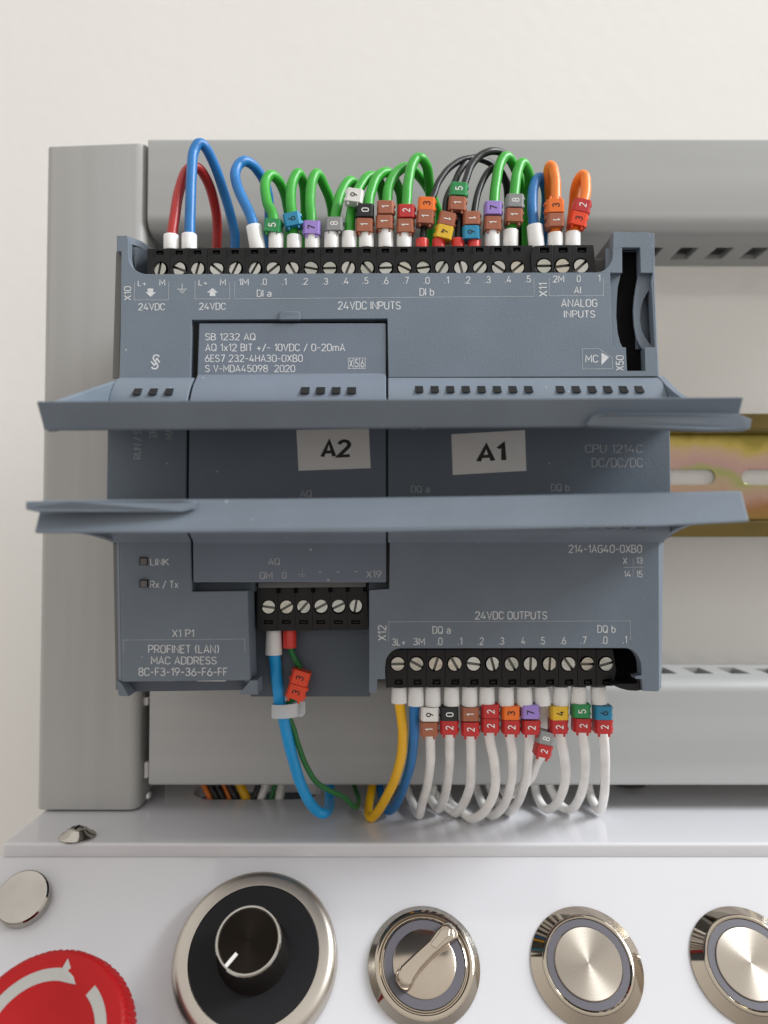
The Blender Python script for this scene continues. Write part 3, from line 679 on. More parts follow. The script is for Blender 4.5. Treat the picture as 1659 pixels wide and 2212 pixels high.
# lower edge ledge under the signal board
for a, c in (((416,1259),(547,1279)), ((797,1259),(838,1277))):
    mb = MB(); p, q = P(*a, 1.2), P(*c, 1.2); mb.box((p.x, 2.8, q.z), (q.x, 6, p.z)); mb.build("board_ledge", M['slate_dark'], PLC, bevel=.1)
# curved bottom lip of the large output bay and dark bay wall
lip = [zC(*p) for p in [(370,1068),(470,1065),(500,1050),(800,1050),(815,1000),(815,925),(880,915),(884,1160),(800,1174),(660,1166),(540,1138),(450,1105)]]
mb = MB(); mb.plate([on(LOW, lip, 1.0)], 8); mb.build("bay_lip", M['black'], PLC, bevel=.1)
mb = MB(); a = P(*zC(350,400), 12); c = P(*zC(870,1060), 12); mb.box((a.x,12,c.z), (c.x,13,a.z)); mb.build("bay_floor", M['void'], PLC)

# ---- terminal blocks
scr = MB(); R = 1.0
for s in (1, -1):
    pts = []
    for i in range(13):
        a = math.radians(15+150*i/12); pts.append((math.cos(a), s*math.sin(a)))
    pts = [(math.cos(math.asin(.2)), s*.2)]+pts[1:-1]+[(-math.cos(math.asin(.2)), s*.2)]
    A_ = [Vector((x, -.25, z)) for x, z in pts]; B_ = [Vector((x, .6, z)) for x, z in pts]; scr.loft(A_, B_)
nf_ = len(scr.f); scr.lathe([(.01,0),(.97,0),(.97,-.5),(.01,-.5)], 20, Matrix.Rotation(math.radians(90), 4, 'X') @ Matrix.Translation((0,0,-.35)))
me = bpy.data.meshes.new("screw"); me.from_pydata([v*U for v in scr.v], [], scr.f)
bm = bmesh.new(); bm.from_mesh(me); bmesh.ops.recalc_face_normals(bm, faces=bm.faces); bm.to_mesh(me); bm.free()
me.materials.append(M['steel']); me.materials.append(M['steel_dark'])
for i_ in range(nf_, len(me.polygons)): me.polygons[i_].material_index = 1
def add_screw(parent, p, r, ang, tilt=0):
    o = bpy.data.objects.new("screw", me); link(o, parent, p); o.scale = (r, r, r)
    o.rotation_euler = (tilt+random.uniform(-.12,.12), math.radians(ang), random.uniform(-.12,.12)); return o
def edge_y(poly, x, fn):
    ys = []
    for (x0, y0), (x1, y1) in zip(poly, poly[1:]+poly[:1]):
        if min(x0, x1) <= x <= max(x0, x1) and abs(x1-x0) > 1e-6: ys.append(y0+(y1-y0)*(x-x0)/(x1-x0))
    return fn(ys)
def block(name_label, outline, slots, screws, Y, slotY, rpx, label=None, deep=9, sep=None):
    # a box behind, and one front plate per terminal with its round screw hole and its slot
    fr = [P(x, y, Y+1.6) for x, y in outline]; mb = MB(); mb.loft(fr, [p+Vector((0, deep, 0)) for p in fr])
    top = lambda x: edge_y(outline, x, min); bot = lambda x: edge_y(outline, x, max)
    xsc = [c[0] for c in screws]; xl_, xr_ = min(p[0] for p in outline)+.01, max(p[0] for p in outline)-.01
    cuts = [xl_]+[(a+b_)/2 for a, b_ in zip(xsc, xsc[1:])]+[xr_]
    for i, c in enumerate(screws):
        x0, x1 = cuts[i]+(.25 if i else 0), cuts[i+1]-(.25 if i < len(screws)-1 else 0)
        up = [(x0, top(x0)), (x1, top(x1))]; dn = [(x1, bot(x1)), (x0, bot(x0))]
        mid = [p for p in outline if x0 < p[0] < x1]; ym = c[1]
        up = up[:1]+sorted([p for p in mid if p[1] < ym])+up[1:]; dn = dn[:1]+sorted([p for p in mid if p[1] >= ym], reverse=True)+dn[1:]
        r_ = min(rpx*1.2, (x1-x0)/2-.6)
        loops = [[P(x, y, Y) for x, y in up+dn], [P(c[0]+r_*math.cos(a), c[1]+r_*math.sin(a), Y) for a in [2*math.pi*k/20 for k in range(20)]]]
        a, b_, cc, d = slots[i]; loops.append([P(a, b_, Y), P(cc, b_, Y), P(cc, d, Y), P(a, d, Y)])
        mb.plate(loops, 1.6)
    for (a, b_, c, d) in (sep or []):
        p, q = P(a, b_, Y-.25), P(c, d, Y-.25); mb.box((p.x, Y-.25, q.z), (q.x, Y+.4, p.z))
    for (a, b_, c, d) in slots:
        p, q = P(a+3, b_+(d-b_)*.45, Y+.5), P(c-3, d-1.5, Y+.5); mb.box((p.x, Y+.6, q.z), (q.x, Y+1.65, p.z))
    o = mb.build("terminal_block", M['black'], PLC, bevel=.1); o['label'] = label
    return o
# 20-way input block
sc = [113,246,373,503,632,767,895,1024,1155,1284,1412,1543]
xs = [z1(x, 0)[0] for x in sc]+[z2(x, 0)[0] for x in [178,307,437,565,697,829,957,1087]]
ys = [582-3.5*i/19 for i in range(20)]
outl = [(318,537),(1151,530),(1151,612),(318,618)]
slots = [(x-9, 541.5-7*i/19, x+7, 550-7*i/19) for i, x in enumerate(xs)]
sep = [(x-14.5, 537-7*i/19, x-13.6, 553-7*i/19) for i, x in enumerate(xs)]
bk = block("", outl, slots, list(zip(xs, ys)), 6.0, 6, 14.2, "long black terminal block with twenty screws along the top", sep=sep)
angs = [80,-22,75,-40,65,60,40,-60,-8,0,68,-50,0,-25,8,58,-75,50,-35,40]
for x, y, a in zip(xs, ys, angs): add_screw(bk, P(x, y, 6.7), 1.36, -a)
mb = MB(); p, q = P(318, 556, 5.6), P(1151, 553, 5.6); mb.box((p.x, 5.8, p.z), (q.x, 6.05, P(318,554,5.8).z)); 
# 3-way analogue block
xs3 = [z2(x, 0)[0] for x in (1271,1398,1526)]
ol = [z2(1200,706), z2(1290,697), z2(1615,697), z2(1630,880), z2(1625,930), z2(1188,930), z2(1180,760)]
sl = [(*z2(x-32,716), *z2(x+32,750)) for x in (1275,1403,1533)]
bk = block("", ol, sl, [(x, z2(0,845)[1]) for x in xs3], 5.4, 6, 15, "short black terminal block with three screws at the top right")
for x, a in zip(xs3, (0, 8, 42)): add_screw(bk, P(x, z2(0,847)[1], 6.1), 1.46, -a)
# output block, twelve screws
xo = [zB(x, 0)[0] for x in (195,293,392,490,588,686,785,882,981,1079,1177,1274)]
yo = zB(0, 662)[1]
ol = [zB(135,590), zB(1312,588), zB(1330,700), zB(1312,778), zB(135,787)]
sl = [(x-8, zB(0,742)[1], x+9, zB(0,770)[1]) for x in [v+1.5 for v in xo]]
bk = block("", ol, sl, [(x, yo) for x in xo], 6.2, 6, 14.2, "black output terminal block with twelve screws, lower right")
for x, a in zip(xo, (0,-28,72,-60,-8,-75,-60,88,86,-55,0,15)): add_screw(bk, P(x, yo, 6.9), 1.38, -a)
# small block, six screws
x6 = [zA(x, 0)[0] for x in (968,1068,1165,1262,1360,1457)]; y6 = zA(0, 443)[1]
ol = [zA(905,318), zA(1515,318), zA(1526,570), zA(905,578)]
sl = [(x-10, zA(0,515)[1], x+9, zA(0,538)[1]) for x in x6]
bk = block("", ol, sl, [(x, y6) for x in x6], 6.4, 6, 13.2, "black terminal block with six screws below the signal board")
for i, (x, a) in enumerate(zip(x6, (-8,30,48,28,25,80))): add_screw(bk, P(x, y6-i*.6, 7.0), 1.32, -a)
mb = MB(); f = [zA(910,308), zA(1512,303), zA(1512,330), zA(910,336)]; ff = [P(x, y, 4.5) for x, y in f]
mb.loft(ff, [p+Vector((0,1.5,0)) for p in ff]); mb.build("circuit_board_edge", M['rear'], PLC)
mb = MB()
for i in range(6):
    c = zA(1022+97*i, 344-2*i); p = P(*c, 6.0); mb.box((p.x-.35, 5.6, p.z-.8), (p.x+.35, 6.5, p.z+.8))
mb.build("block_ridge", M['void'], PLC)

# ---- covers
def cover(kind):
    mb = MB(); wings = []
    if kind == 'up':
        tl, bl, tr, br = P(77, 866, -34), P(95, 930, -31.4), P(1608, 857, -34), P(1592, 921, -31.4)
        mb.loft([tl, bl, br, tr], [tl+Vector((0,1.8,-.1)), bl+Vector((0,1.8,0.4)), br+Vector((0,1.8,0.4)), tr+Vector((0,1.8,-.1))])
        lip = mb.build("lip", M['slate'], None, bevel=.35, seg=3); mb = MB()
        h0, h1 = P(237, 900, -3), P(1442, 898, -3)
        f = [bl+Vector((.2,1.8,.2)), br+Vector((-.2,1.8,.2)), Vector((h1.x,-3,h1.z)), Vector((h0.x,-3,h0.z))]
        mb.loft(f, [p+Vector((0,0,1.2)) for p in f]); plate = mb.build("cover_plate", M['slate'], None, bevel=.2); mb = MB()
        for s, c, hh, top in ((1, tl, h0, P(242, 822, 0)), (-1, tr, h1, P(1436, 812, 0))):
            x = c.x*.999; bb = bl if s == 1 else br
            n_ = 8; crv = []
            for i in range(n_+1):
                t = i/n_; y = -32.4+32.6*t; z = (c.z-.4)+(top.z-(c.z-.4))*(t**(1.0 if s == 1 else 2.0)); xx = (tl.x if s==1 else tr.x)*(1-t)+top.x*t
                crv.append(Vector((xx, y, z)))
            wl = crv+[Vector((top.x, .2, hh.z)), Vector((bb.x, -30, bb.z))]
            mb.loft(wl, [p+Vector((1.3*s, 0, 0)) for p in wl]); wings.append(mb.build("cover_end", M['slate'], None, bevel=.15)); mb = MB()
        # finger grip ridge
        g = [z8(*p) for p in [(520,398),(560,350),(640,332),(1480,340),(1560,372),(1545,436),(1300,440),(525,412)]]
        yy = lambda x: -33.0-2.6*min(1, max(0, (x-z8(520,0)[0])/70))
        mb.plate([[P(x, y, yy(x)) for x, y in g]], 2.4); grip = mb.build("finger_grip", M['slate'], None, bevel=.22, seg=3)
        label = "upper terminal cover folded out, its edge in shade"
    else:
        tl, bl, tr, br = P(90, 1080, -31.5), P(73, 1152, -34), P(1603, 1060, -31.5), P(1620, 1127, -34)
        mt, mbm = P(829, 1076, -31.5), P(829, 1149, -34)
        fr_ = [tl, bl, mbm, P(1432, 1137, -34), br, tr, mt]
        mb.loft(fr_, [p+Vector((0,1.8,0)) for p in fr_])
        lip = mb.build("lip", M['slate'], None, bevel=.35, seg=3); mb = MB()
        h0, h1 = P(237, 1118, -3), P(1445, 1112, -3)
        f = [tl+Vector((.2,1.8,-.2)), tr+Vector((-.2,1.8,-.2)), Vector((h1.x,-3,h1.z)), Vector((h0.x,-3,h0.z))]
        mb.loft(f, [p-Vector((0,0,1.2)) for p in f]); plate = mb.build("cover_plate", M['slate'], None, bevel=.2); mb = MB()
        for s, c, hh, top in ((1, bl, h0, P(241, 1172, 0)), (-1, br, h1, P(1440, 1166, 0))):
            n_ = 8; crv = []
            for i in range(n_+1):
                t = i/n_; y = -32.2+32.4*t; z = (c.z+.5)+(top.z-(c.z+.5))*(t**(2.3 if s == 1 else 3.2)); xx = c.x*(1-t)+top.x*t
                crv.append(Vector((xx, y, z)))
            wl = crv+[Vector((top.x, .2, hh.z)), Vector((c.x, -30, (tl if s == 1 else tr).z-1.0))]
            mb.loft(wl, [p+Vector((1.3*s, 0, 0)) for p in wl]); wings.append(mb.build("cover_end", M['slate'], None, bevel=.15)); mb = MB()
        g = [z6(*p) for p in [(52,636),(950,634),(958,680),(900,698),(700,700),(110,698),(52,685)]]
        g = [z6(*p) for p in [(52,640),(300,634),(900,633),(985,640),(975,684),(900,697),(108,698),(52,684)]]
        yy = lambda x: -33.0-2.6*min(1, max(0, (z6(950,0)[0]-x)/70))
        mb.plate([[P(x, y, yy(x)) for x, y in g]], 2.4); grip = mb.build("finger_grip", M['slate'], None, bevel=.22, seg=3)
        label = "lower terminal cover folded out, its edge brightly lit"
    for o in (plate, grip, *wings):
        o.parent = lip; o.location = (ORG[o.name]-ORG[lip.name])*U
    lip.parent = PLC; lip.location = (ORG[lip.name]-ORG[PLC.name])*U; lip.name = "terminal_cover"; lip['label'] = label
cover('up'); cover('down')

# ---- indicator windows
def led(px, py, wpx, Y, slope=0.0, hpx=None, nm="indicator_window"):
    hpx = hpx or wpx
    p = P(px, py, Y); k = (Y+CAMD)/FPX; hw, hh = wpx*k/2, hpx*k/2
    mb = MB()
    f = [Vector((p.x-hw, Y-slope*hh, p.z+hh)), Vector((p.x+hw, Y-slope*hh, p.z+hh)), Vector((p.x+hw, Y+slope*hh, p.z-hh)), Vector((p.x-hw, Y+slope*hh, p.z-hh))]
    mb.loft(f, [q+Vector((0,1.2,0)) for q in f]); o = mb.build(nm, M['black'], PLC)
    mb = MB(); c = Vector((p.x+hw*.08, Y, p.z-hh*.10)); f2 = [c+(q-Vector((p.x, Y, p.z)))*.80+Vector((0,-.03,0)) for q in f]
    mb.loft(f2, [q+Vector((0,.5,0)) for q in f2]); mb.build("lens", M['ledw'], o, bevel=.06)
    return o
for x in (197, 291, 384): led(zt(x,0)[0], 845, 17, -4.80, -1.15, 17)
for x in (1191,1283,1375,1467): led(zt(x,0)[0], 842.5, 19, -4.45, -1.15, 17)
for x in (236,321,406,491,577,662,748,834,1007,1093,1180,1266,1352,1438): led(zr(x,0)[0], zr(0,638)[1], 17, -4.40, -1.15, 17)
for x in (465,563,663,763,863): led(z8(x,0)[0], 1133, 17, -6.08, 0)
for y in (186, 311): led(*zA(265, y), 17, -1.75+.6*(y-186)/125*.1, 0)

# ---- lettering
def row(z, items, plane, **k):
    for s, a, b_, c, d in items: lettering(s, z, a, b_, c, d, plane, **k)
row(zt, [("L+",200,52,250,84),("M",328,45,363,82),("L+",560,48,612,80),("M",687,43,722,80),("1M",798,40,858,80),(".0",932,38,965,78),(".1",1055,38,1082,78),
 (".2",1172,36,1208,76),(".3",1293,36,1328,76),(".4",1412,34,1448,74),(".5",1533,32,1567,72),("DI a",905,105,992,148),("24VDC",200,185,362,228),("24VDC",560,182,722,225)], TOP)
lettering("X10", zt, 118, 85, 162, 168, TOP, rot=True)
lettering("24VDC INPUTS", None, 728.4, 651, 865.6, 669, TOP)
row(zr, [(".6",35,28,68,68),(".7",148,27,180,66),(".0",260,27,293,66),(".1",372,25,398,64),(".2",482,24,515,64),(".3",593,23,626,62),(".4",704,22,737,60),(".5",813,20,846,58),
 ("2M",962,20,1027,58),("0",1095,18,1117,56),("1",1212,15,1224,53),("DI b",237,88,317,130),("AI",1080,80,1118,118),("ANALOG",1010,148,1208,192),("INPUTS",1025,210,1196,250),("MC",1142,452,1213,495)], TOP)
lettering("X11", zr, 888, 60, 935, 135, TOP, rot=True); lettering("X50", zr, 1308, 455, 1352, 538, TOP, rot=True)
strokes(zt, [[(182,60),(178,166),(382,166),(383,58)], [(540,55),(538,160),(745,160),(745,55)]], TOP, 1.3, 'print_dim')
i_ = lambda x, y: (x, y)
strokes(i_, [[zt(775,55), zt(773,160), zr(862,133), zr(862,35)]], TOP, 1.1, 'print_dim')
strokes(zr, [[(945,35),(945,130),(1240,130),(1240,30)], [(1125,420),(1215,418),(1290,470),(1290,528),(1127,530),(1125,420)]], TOP, 1.2, 'print_dim')
def filled(z, poly, plane, nm="printed_symbol", m='print_'):
    mb = MB(); mb.add([plane(*z(*p), -.03) for p in poly], [tuple(range(len(poly)))]); mb.build(nm, M[m], PLC)
filled(zr, [(1230,440),(1272,465),(1230,508)], TOP)
filled(zt, [(258,98),(292,98),(292,120),(308,120),(276,148),(245,120),(258,120)], TOP, "printed_arrow")
filled(zt, [(627,143),(660,143),(660,122),(675,122),(643,95),(610,122),(627,122)], TOP, "printed_arrow")
strokes(zt, [[(463,68),(463,102)],[(435,102),(492,102)],[(445,113),(482,113)],[(453,123),(474,123)]], TOP, 1.3, name="earth_symbol")
TB = lambda px, py, off=0.0: TOP(px, py, .35+off)
row(zt, [("SB 1232 AQ",597,360,897,403),("AQ 1x12 BIT +/- 10VDC / 0-20mA",597,422,1428,468),("6ES7 232-4HA30-0XB0",595,487,1177,532),("S V-MDA45098  2020",597,548,1132,592)], TB)
row(zt, [("X",1452,515,1474,564),("5",1486,515,1508,564),("6",1520,515,1542,564)], TB)
strokes(zt, [[(1447,508),(1547,508),(1547,570),(1447,570),(1447,508)],[(1480,508),(1480,570)],[(1514,508),(1514,570)]], TB, 1.1)
strokes(zl, [[(965,535),(925,480),(840,455),(750,485),(715,570),(730,650),(790,730),(860,800),(900,880),(895,960),(845,1020),(765,1035),(690,1005),(640,955)],
             [(850,575),(985,770)], [(625,720),(775,905)], [(800,700),(850,640)], [(780,870),(840,770)]], TOP, 3.3, name="maker_emblem")
# middle of the front
lettering("RUN / STOP", z6, 642, 165, 684, 410, CEN, 'print_dim', rot=True)
lettering("ERROR", z6, 730, 175, 770, 290, CEN, 'print_dim', rot=True)
lettering("MAINT", z6, 815, 180, 855, 300, CEN, 'print_dim', rot=True)
CB = lambda px, py, off=0.0: P(px, py, -5.8)+Vector((0, off, 0))
lettering("AQ", z7, 188, 710, 268, 755, CB, 'print_dim')
lettering("DQ a", z7, 930, 680, 1055, 727, CEN, 'print_dim'); lettering("DI a", z7, 930, 262, 1025, 306, CEN, 'print_dim')
lettering("CPU 1214C", z8, 508, 530, 872, 585, CEN, 'print_dim'); lettering("DC/DC/DC", z8, 550, 615, 872, 675, CEN, 'print_dim')
lettering("DQ b", z8, 295, 778, 412, 825, CEN, 'print_dim')
def sticker(quad, tq, s, plane, Y, label):
    f = [P(x, y, Y) for x, y in quad]; mb = MB(); mb.loft(f, [p+Vector((0,.15,0)) for p in f]); o = mb.build("label_sticker", M['sticker'], PLC); o['label'] = label
    mb = MB(); text_quad(mb, s, tq, lambda x, y, off: P(x, y, Y+off), -.03, .20); mb.build("lettering", M['printk'], o)
sticker([z7(163,308), z7(648,296), z7(660,563), z7(177,580)], [z7(333,376), z7(530,368), z7(532,489), z7(322,497)], "A2", CB, -5.9, "white paper label reading A2")
sticker([(975,938),(1134,929),(1137,1017),(978,1026)], [(1031,961),(1092,956),(1094,997),(1028,1000)], "A1", CEN, -6.1, "white paper label reading A1")
# lower half
row(zA, [("LINK",303,170,410,210),("Rx / Tx",303,295,462,337),("X1 P1",427,568,550,612),("PROFINET (LAN)",292,655,690,702),("MAC ADDRESS",308,720,677,765),("8C-F3-19-36-F6-FF",237,782,737,830)], LOW)
strokes(zA, [[(155,700),(155,628),(833,622),(835,690)]], LOW, 1.0, 'print_dim')
row(zA, [("AQ",965,168,1032,208),("0M",917,245,990,287),("0",1043,245,1068,285),("X19",1515,238,1600,280)], BRD, m='print_dim')
strokes(zA, [[(1157,225),(1157,262)],[(1133,262),(1181,262)],[(1142,271),(1172,271)]], BRD, .8, 'print_dim', name="earth_symbol")
strokes(zA, [[(1248,248),(1264,248)],[(1349,246),(1365,246)],[(1450,244),(1466,244)]], BRD, 2.2, 'print_dim')
row(zB, [("214-1AG40-0XB0",1078,45,1462,88),("X",1363,112,1385,146),("13",1432,110,1465,143),("14",1368,180,1403,213),("15",1432,180,1465,215),("24VDC OUTPUTS",593,390,970,433),
 ("DQ a",375,467,470,507),("DQ b",1230,462,1325,502),("3L+",165,530,235,568),("3M",275,528,337,566),(".0",397,526,428,566),(".1",507,526,530,566),(".2",612,525,642,565),(".3",718,524,748,564),
 ("4",835,523,855,563),(".5",930,523,960,563),(".6",1038,522,1068,562),(".7",1143,521,1175,561),(".0",1252,520,1283,560),(".1",1362,518,1384,558)], LOW)
lettering("X12", zB, 92, 462, 137, 542, LOW, rot=True)
strokes(zB, [[(1363,163),(1470,163)],[(1415,115),(1415,215)],[(148,550),(150,445),(1400,440),(1402,540)]], LOW, 1.1, 'print_dim')

# ------------------------------------------------------------------ wires
DIGC = {k: (M['printw'] if k in DIGW else M['printk']) for k in MK}
def marker(parent, px, py, Yw, ang, color, digit, pegs='down', flip=False, k=1.0, side=1):
    # one snap-on number marker; axis along the wire, figure turned a quarter
    W, H, FR = 1.85*k, 1.42*k, 1.75
    c = P(px, py, Yw-FR)+Vector((0, FR, 0)); Rm = Matrix.Rotation(math.radians(ang), 4, 'Y')
    T = Matrix.Translation(c) @ Rm
    sec = [(-1.42*k,-FR),(1.42*k,-FR),(W,-1.15),(W,1.3),(1.2,1.75),(-1.2,1.75),(-W,1.3),(-W,-1.15)]
    mb = MB(); mb.loft([T @ Vector((x, y, H)) for x, y in sec], [T @ Vector((x, y, -H)) for x, y in sec])
    if pegs:
        s = -1 if pegs == 'down' else 1
        for xx in (-1.05*k, 1.05*k):
            mb.lathe([(.26,0),(.26,.62),(.18,.7),(.01,.7)], 10, T @ Matrix.Translation((xx, -1.25, s*H)) @ (Matrix.Rotation(math.pi, 4, 'X') if s < 0 else Matrix()))
    # clip rib on the side
    for s2, hh in ((side, .55), (side, -.55)):
        q = [(W*s2*.98, -.9, hh*H-.28), ((W+.32)*s2, -.5, hh*H-.12), ((W+.32)*s2, .5, hh*H-.12), (W*s2*.98, .9, hh*H-.28)]
        q2 = [(a, b, c_+.75) for a, b, c_ in q]; q2[1] = (q2[1][0]*1.0, q2[1][1], q2[1][2]-.3); q2[2] = (q2[2][0], q2[2][1], q2[2][2]-.3)
        mb.loft([T @ Vector(p) for p in q], [T @ Vector(p) for p in q2])
    o = mb.build("number_marker", MK[color], parent, bevel=.12)
    vs, fs = text_mesh(digit, .15); wd = {'1': .5}.get(digit, .95)
    h, ww = 1.62*k, wd*k*.95
    md = MB(); s = -1 if flip else 1
    # quarter turn anticlockwise: text up -> marker -X
    md.add([T @ Vector((s*(-(v-.5)*h), -FR-.035, s*((u-.5)*ww))) + Vector((0,-.006*l,0)) for u, v, l in vs], fs)
    md.build("figure", DIGC[color], o)
    return o
def ferrule(parent, top, bot, r0, r1, m, Y):
    a, b_ = P(*top, Y), P(*bot, Y); mb = MB()
    d = (b_-a); L = d.length; q = Vector((0,0,1)).rotation_difference(d.normalized()).to_matrix().to_4x4()
    mb.lathe([(r0*.7,.5),(r0*.86,.05),(r0*.97,0),(r0,.12),(r1,L-.05),(r1*.9,L)], 28, Matrix.Translation(a) @ q)
    return mb.build("ferrule", m, parent, smooth=True)
def wire(pts, rad, m, label, Y, group, apex_top=True):
    ds = [0]
    for a, b_ in zip(pts, pts[1:]): ds.append(ds[-1]+math.hypot(a[0]-b_[0], a[1]-b_[1]))
    ap = (min if apex_top else max)(range(len(pts)), key=lambda i: pts[i][1]); ap = min(max(ap, 1), len(pts)-2)
    y0, ya, ye = Y; p3 = []
    for i, p in enumerate(pts):
        if i <= ap: t = ds[i]/ds[ap]; yy = y0+(ya-y0)*(t**1.6)
        else: t = (ds[i]-ds[ap])/(ds[-1]-ds[ap]); yy = ya+(ye-ya)*(1-(1-t)**1.5)
        p3.append(P(p[0], p[1], yy))
    path = crom(p3, 9)
    ph = [random.uniform(0, 6.3) for _ in range(4)]
    for i in range(4, len(path)-1):
        k = min(1, (i-4)/8); path[i] = path[i]+Vector((.055*math.sin(i*.21+ph[0])+.018*math.sin(i*.53+ph[1]), 0, .045*math.sin(i*.23+ph[2])+.012*math.sin(i*.6+ph[3])))*k
        if not apex_top and path[i].z < ZS+rad+.15: path[i].z = ZS+rad+.15
    mb = MB(); mb.tube(path, rad, 14)
    o = mb.build("wire", m, None, smooth='all', origin=path[0]); tag(o, label, "wire", group); return o
GT = "wires in the top terminal rows"; YT = 8.6
# (points in crop pixels, crop, colour, ferrule, markers, label)
def topwire(z, pts, colour, label, fer=None, marks=(), rad=1.13, Y=(YT, 15, 27), fr=1.62, red=False):
    pts = [z(*p) for p in pts]
    o = wire(pts, rad, WM[colour], label, Y, GT)
    if fer: ferrule(o, z(*fer[0]), z(*fer[1]), fr, fr, M['ferrule_red' if red else 'ferrule'], Y[0])
    for mk in marks: marker(o, *z(*mk[0]), Y[0]-.1, *mk[1:])
    return o
topwire(z1, [(189,820),(193,740),(215,600),(245,430),(285,310),(340,268),(395,295),(450,400),(495,560),(508,700),(500,850)], 'red', "red wire, the only red one at the top, looping behind the tall blue wire", ((189,743),(189,850)))
topwire(z1, [(313,820),(318,735),(322,500),(328,300),(342,175),(380,106),(430,145),(500,290),(560,460),(608,640),(628,750),(630,850)], 'blue', "tallest blue wire loop, second from the left, with white ferrule", ((313,738),(313,850)), Y=(YT,13,25))
topwire(z1, [(787,820),(757,668),(715,560),(655,430),(632,330),(648,262),(690,228),(750,255),(805,320),(845,410),(865,520),(866,640),(850,850)], 'blue', "bent blue wire leaning left with a tilted white ferrule", ((759,680),(789,850)), fr=1.68)
topwire(z1, [(913,820),(893,610),(855,520),(836,430),(840,370),(870,328),(905,340),(950,400),(985,500),(1005,650),(1000,850)], 'green', "green wire with one green number 5 marker", ((913,735),(913,850)), [((886,668), 6, 'green', '5')])
topwire(z1, [(1038,820),(1030,650),(1018,540),(1018,430),(1035,350),(1065,312),(1092,350),(1108,430),(1113,560),(1113,700),(1110,850)], 'green', "green wire with one light blue number 6 marker", ((1039,748),(1039,850)), [((1022,625), -12, 'blue', '6')])
topwire(z1, [(1163,820),(1157,620),(1150,500),(1158,380),(1185,318),(1215,335),(1250,410),(1285,500),(1305,620),(1310,850)], 'green', "green wire with one violet number 7 marker", ((1164,735),(1164,850)), [((1158,683), 2, 'violet', '7', 'down', False, 1, -1)])
topwire(z1, [(1297,820),(1312,700),(1328,590),(1350,490),(1375,420),(1412,372),(1450,378),(1480,440),(1500,560),(1510,700),(1505,850)], 'green', "green wire with one grey number 8 marker", ((1297,730),(1297,850)), [((1313,658), 0, 'grey', '8')])
topwire(z1, [(1418,820),(1420,700),(1432,600),(1455,500),(1480,430),(1515,375),(1560,335),(1610,345),(1640,420),(1660,560),(1660,850)], 'green', "green wire with one white number 9 marker pushed high up", ((1419,726),(1419,850)), [((1452,460), 8, 'white', '9', 'down', False, 1, -1)])
topwire(zc, [(703,1020),(715,800),(735,440),(770,300),(835,140),(925,60),(1010,70),(1075,160),(1130,290),(1155,420),(1160,700),(1160,1040)], 'green', "green wire with black 0 over brown 1 markers", ((703,840),(703,1050)), [((690,540), 1, 'black', '0', None, False, 1, -1), ((678,732), 1, 'brown', '1')])
topwire(zc, [(958,1020),(965,800),(975,420),(1005,230),(1070,90),(1150,15),(1230,-5),(1310,20),(1400,120),(1490,240),(1560,370),(1620,540),(1640,700),(1640,1040)], 'green', "green wire with two brown 1 markers", ((958,820),(958,1050)), [((952,500), 0, 'brown', '1', None), ((938,690), 0, 'brown', '1')], Y=(YT,17,30))
topwire(z2, [(304,700),(310,560),(325,400),(332,280),(350,170),(385,105),(425,100),(458,150),(475,230),(485,330),(490,430),(490,740)], 'green', "green wire with red 2 over brown 1 markers", ((305,600),(305,735)), [((320,458), 0, 'red', '2', None), ((313,560), 0, 'brown', '1')])
topwire(z2, [(430,690),(436,640),(446,560),(470,440),(510,350),(545,265),(605,180),(680,120),(765,98),(850,112),(925,155),(980,230),(1015,330),(1020,740)], 'black', "thin black wire with orange 3 over brown 1 markers", ((430,662),(430,740)), [((462,408), 3, 'orange', '3', None), ((452,498), 3, 'brown', '1')], rad=.72, fr=1.42, red=True, Y=(YT,16,28))
topwire(z2, [(545,690),(560,620),(590,480),(600,380),(650,270),(695,180),(760,105),(840,98),(920,140),(985,215),(1035,330),(1040,740)], 'black', "thin black wire with brown 1 above tilted yellow 4 marker", ((545,662),(545,740)), [((603,512), 13, 'brown', '1', None, True), ((583,602), 13, 'yellow', '4', None, True, 1, -1)], rad=.74, fr=1.42, red=True, Y=(YT,18,30))
topwire(z2, [(677,690),(680,640),(685,480),(700,360),(730,250),(765,160),(825,85),(900,50),(980,62),(1040,115),(1085,220),(1100,400),(1100,740)], 'black', "black wire with green 5 over brown 1 markers set high", ((677,660),(677,740)), [((685,305), 4, 'green', '5', None), ((675,405), 4, 'brown', '1')], rad=.82, fr=1.42, red=True, Y=(YT,14,28))
topwire(z2, [(788,690),(785,600),(795,450),(815,340),(860,230),(915,170),(960,178),(1000,240),(1018,330),(1030,500),(1030,740)], 'black', "black wire with brown 1 above light blue 6 marker", ((788,660),(788,740)), [((775,507), -1, 'brown', '1', None, True), ((770,606), -1, 'blue', '9', None)], rad=.76, fr=1.42, red=True, Y=(YT,16,28))
topwire(z2, [(915,700),(918,560),(928,385),(945,250),(965,140),(1000,90),(1040,105),(1075,170),(1115,270),(1145,370),(1155,500),(1150,740)], 'green', "green wire with violet 7 over brown 1 markers", ((915,603),(915,735)), [((925,436), 1, 'violet', '7', None), ((921,542), 1, 'brown', '1')])
topwire(z2, [(1041,700),(1048,560),(1065,400),(1073,300),(1085,200),(1115,135),(1145,150),(1168,220),(1175,320),(1165,440),(1150,560),(1150,740)], 'green', "green wire with grey 8 over brown 1 markers", ((1041,600),(1041,735)), [((1076,386), 2, 'grey', '8', None), ((1068,487), 2, 'brown', '1')], Y=(YT,14,24))
